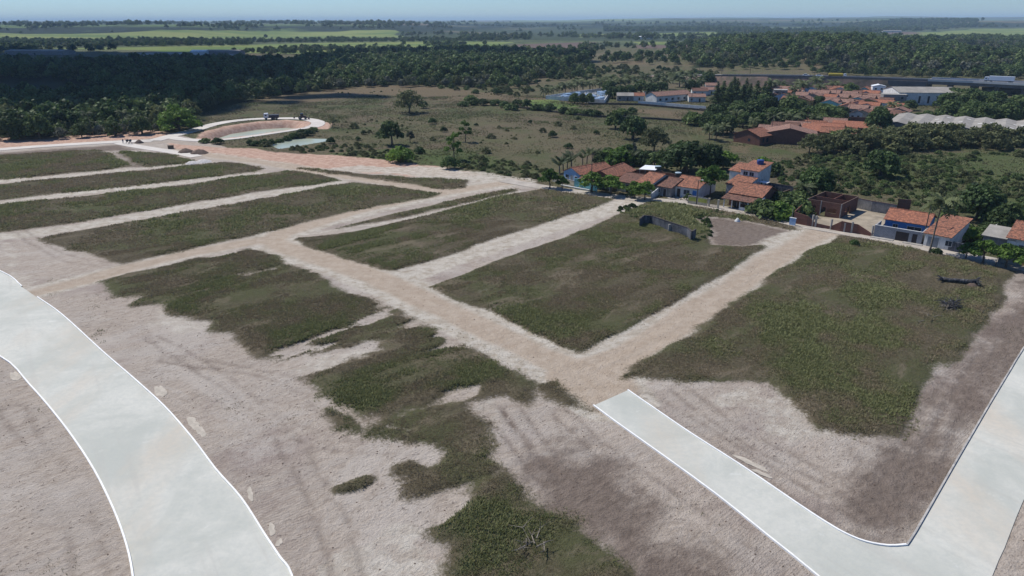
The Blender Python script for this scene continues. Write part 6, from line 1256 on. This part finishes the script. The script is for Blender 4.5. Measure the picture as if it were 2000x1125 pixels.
for (px, py) in ((1522, 200), (1582, 214), (1655, 236), (1630, 200), (1680, 206), (1573, 262), (1505, 270), (1350, 204)): pole(px, py, 8.5, 'thin utility pole rising between the far roofs', 'utility poles between far roofs', r=.12)
for (px, py) in ((1884, 508), (1917, 517), (1944, 520), (2001, 532)): pole(px, py, 1.9, 'short wooden stake beside a street tree at the right', 'stakes by the street trees', arms=False, r=.06, cat='stake', name='wooden_stake')
for (px, py) in ((857, 116), (860, 116.5), (1135, 122), (1139, 122.5)): pole(px, py, 15, 'thin distant pole standing above the dark wood', 'distant poles above the wood', arms=False, r=.22)
# -- far buildings at the left and scattered
for (px, py, W_, D_, h, wl_, rf, lb) in ((255, 112, 32, 14, 4, 'white', 'fibro', 'pale long building at the left end of the distant estate'), (285, 111, 46, 16, 4, 'white', 'fibro', 'long whitish hall of the distant estate'), (372, 108, 22, 14, 5, 'white', 'metal', 'bright white hall in the middle of the distant estate'), (400, 107.5, 50, 16, 5, 'grey', 'fibro', 'long grey roofed hall of the distant estate'), (10, 107, 90, 24, 5, 'grey', 'fibro', 'very long silver roofed hall at the left picture edge'),
    (210, 119, 22, 10, 3.5, 'cream', 'fibro', 'low pale building left of the distant estate'), (505, 124, 30, 10, 3, 'cream', 'fibro', 'low cream building in the clearing right of the distant estate'), (545, 126, 26, 10, 3, 'white', 'metal', 'low white building right of the cream one in the clearing'), (815, 141, 18, 9, 4, 'white', 'fibro', 'white building half hidden in the left wood'), (985, 146, 26, 12, 4, 'grey', 'metal', 'grey roofed building on pale earth at the wood edge'),
    (1246, 77, 34, 12, 6, 'white', 'metal', 'tiny white building far out on the plain'), (1725, 64, 60, 16, 6, 'white', 'fibro', 'pale farm building far out at the right'), (440, 113, 18, 10, 3, 'white', 'fibro', 'small hall at the right end of the distant estate')):
    fh(px, py, W_, D_, h, 1.5, 'x', wl_, rf, lb, -.15, None, [('f', 2, 1, 2, 1.6), ('f', W_ * .5, 0, 2.5, 2.6, 'door', 'darkgate')], 'distant_building', 'building')
for i in range(26):
    px = 2 + i * 6.6 + rv.uniform(-2, 2); fh(px, 127 - i * .18 + rv.uniform(-1.3, 1.3), rv.uniform(8, 14), 8, 3, 1.5, 'x', rv.choice(['pink', 'white', 'cream']), rv.choice(['tilefar', 'tileold']), 'tiny tiled house in the shaded row left of the distant estate', -.1, 'shaded distant houses', [], 'distant_house')
# ================================================================== DEADWOOD AND DEBRIS
def branches(px, py, n_, L_, label, seed, mat='deadwood', r=.06, hgt=.8, flat=.5):
    x, y = G(px, py); rg = random.Random(seed); m = MB()
    for i in range(n_):
        a_ = rg.uniform(0, 6.28); c_ = (rg.uniform(-.4, .4) * L_, rg.uniform(-.4, .4) * L_ * .7, rg.uniform(.05, hgt)); l2 = L_ * rg.uniform(.4, 1); dz = rg.uniform(-.1, flat)
        e_ = (c_[0] + math.cos(a_) * l2, c_[1] + math.sin(a_) * l2, max(.05, c_[2] + dz * l2 * .5)); md_ = tuple((c_[k] + e_[k]) / 2 + rg.uniform(-.15, .15) * l2 for k in range(3))
        m.tube([c_, md_, e_], [r, r * .7, r * .25], 5)
        for j in range(2): f_ = (md_[0] + rg.uniform(-.4, .4) * l2, md_[1] + rg.uniform(-.4, .4) * l2, md_[2] + rg.uniform(0, .4) * l2); m.tube([md_, f_], [r * .5, r * .15], 4)
    return tagp(m.build('branch_pile', mat, None, (x, y, hz(x, y) + .2)), label, 'branches')
branches(1042, 1068, 9, 2.6, 'dead forked branches lying on the grass tongue at the bottom', 3); branches(1853, 603, 34, 2.2, 'tangled heap of grey branches on the right plot', 4, 'char', .09, .9); branches(1850, 606, 12, 2.6, 'pale sticks strewn over the grey branch heap', 9, 'deadwood', .05)
branches(1812, 628, 3, 2.0, 'single pale stick lying left of the branch heap', 5); branches(651, 393, 3, 2.2, 'crossed pale stick in the plot left of the junction', 6); branches(862, 437, 3, 2.2, 'pale twig lying in the middle of the long central plot', 7)
x, y = G(1872, 556); o = empty('felled_trunk', (x, y, .3), -.35, label='dark felled tree trunk with root plate on the right plot', cat='log')
m = MB(); m.tube([(-2.6, .2, .4), (-1.4, 0, .35), (0, .1, .42), (1.4, -.1, .45), (2.4, 0, .5)], [.35, .32, .34, .4, .5], 10); m.build('trunk', 'char', o, smooth=True)
m = MB(); rg = random.Random(8)
for k in range(14): a_ = k * 6.28 / 14; m.tube([(2.2, 0, .5), (2.6, math.cos(a_) * .6, .6 + math.sin(a_) * .5), (2.8 + .1 * (k % 4), math.cos(a_) * 1.1, max(.1, .6 + math.sin(a_) * .8))], [.18, .12, .04], 5)
m.build('root_plate', 'char', o)
m = MB()
for k in range(6): a_ = k * 1.05; m.tube([(-2.2, .2, .4), (-3.3, math.cos(a_) * 1.0, .55 + math.sin(a_) * .4)], [.15, .05], 5)
m.build('broken_limb', 'char', o)
heap(1898, 560, 1.2, .8, 'grassy soil clod behind the felled trunk', 'heap', 'soil heap', 'soil_heap', 12); heap(767, 466.5, .5, .3, 'tiny dark object lying in the central long plot', 'char', 'debris', 'debris_heap', 13)
# small pale stones scattered on the bare soil
sn = np.random.default_rng(33); px_s = [(sn.uniform(-60, 70), sn.uniform(42, 120)) for _ in range(1500)]
sx, sy = np.array(px_s).T; okk = (veg_density(sx, sy, np.hypot(sx, sy)) < .3) & (road_dist(sx, sy) < -.6); sx, sy = sx[okk], sy[okk]; szs = height(sx, sy); V = []; Fq = []
for x, y, z in zip(sx, sy, szs):
    r_2 = sn.uniform(.03, .11); i0 = len(V); V += [(x + r_2, y, z), (x, y + r_2, z), (x - r_2, y, z), (x, y - r_2, z), (x + r_2 * .2, y, z + r_2 * .9)]; Fq += [(i0, i0 + 1, i0 + 4), (i0 + 1, i0 + 2, i0 + 4), (i0 + 2, i0 + 3, i0 + 4), (i0 + 3, i0, i0 + 4)]
link('soil_clods', npmesh('soil_clods', V, Fq, ['heap']), kind='stuff', label='small clods and stones on the bare soil')
# ================================================================== CLOUDS casting the shade over the left wood
def ico_blob(m, c, r, rg, n1=10, n2=7):
    i0 = len(m.v)
    for i in range(n2 + 1):
        for j in range(n1):
            t = math.pi * i / n2; p_ = 2 * math.pi * j / n1; k = rg.uniform(.85, 1.15); m.v.append((c[0] + r[0] * k * math.sin(t) * math.cos(p_), c[1] + r[1] * k * math.sin(t) * math.sin(p_), c[2] + r[2] * k * math.cos(t)))
    for i in range(n2):
        for j in range(n1): q = (j + 1) % n1; m.f.append((i0 + i * n1 + j, i0 + (i + 1) * n1 + j, i0 + (i + 1) * n1 + q, i0 + i * n1 + q)); m.m.append(0)
mc = bpy.data.materials.new('cloud_vapour'); mc.use_nodes = True; mc.node_tree.nodes['Principled BSDF'].inputs['Base Color'].default_value = (.9, .9, .9, 1); mc.node_tree.nodes['Principled BSDF'].inputs['Roughness'].default_value = 1; M['cloudm'] = mc
def cloud(blobs, seed):
    rg = random.Random(seed); m = MB(); A_ = 650.0; ox, oy = sdir.x / sdir.z * A_, sdir.y / sdir.z * A_
    for (px, py, rr_) in blobs:
        x, y = G(px, py); x += ox; y += oy
        for k in range(5): ico_blob(m, (x + rg.uniform(-.5, .5) * rr_, y + rg.uniform(-.5, .5) * rr_, A_ + rg.uniform(-.1, .3) * rr_), (rr_ * rg.uniform(.55, .8), rr_ * rg.uniform(.55, .8), rr_ * .35), rg)
    tagp(m.build('cloud', 'cloudm', smooth=True), kind='structure')
cloud([(-120, 232, 40), (-40, 230, 36), (20, 226, 34), (80, 224, 32), (140, 226, 30), (200, 224, 30), (260, 220, 30), (320, 212, 34), (370, 205, 34), (0, 109, 150), (140, 109, 150), (-100, 205, 70), (0, 205, 55), (90, 195, 60), (180, 195, 55), (270, 190, 55), (350, 185, 50), (420, 175, 55), (-50, 165, 90), (60, 160, 90), (160, 158, 90), (260, 155, 90), (360, 155, 90), (450, 152, 80), (0, 138, 110), (120, 135, 120), (260, 132, 120), (400, 130, 120), (500, 140, 90), (520, 160, 50), (60, 118, 150), (220, 116, 150), (-100, 125, 160)], 1)
cloud([(760, 118, 50), (840, 116, 60), (930, 115, 60), (1010, 118, 50), (1090, 122, 45), (640, 132, 40)], 2); cloud([(600, 190, 16), (660, 186, 18), (720, 188, 14), (540, 200, 12)], 3)
# ================================================================== HAZE
hb = MB(); hb.box(-27500, -27500, -7, 27500, 27500, 135); ho = hb.build('haze', 'cloudm'); hm = bpy.data.materials.new('haze_air'); hm.use_nodes = True; hn_ = hm.node_tree.nodes; hn_.clear()
out = hn_.new('ShaderNodeOutputMaterial'); pv = hn_.new('ShaderNodeVolumePrincipled'); pv.inputs['Color'].default_value = (.58, .80, 1, 1); pv.inputs['Density'].default_value = HAZE; pv.inputs['Anisotropy'].default_value = 0.0
hm.node_tree.links.new(pv.outputs[0], out.inputs['Volume']); ho.data.materials.clear(); ho.data.materials.append(hm); tagp(ho, 'thin blue haze over the whole land', kind='stuff')
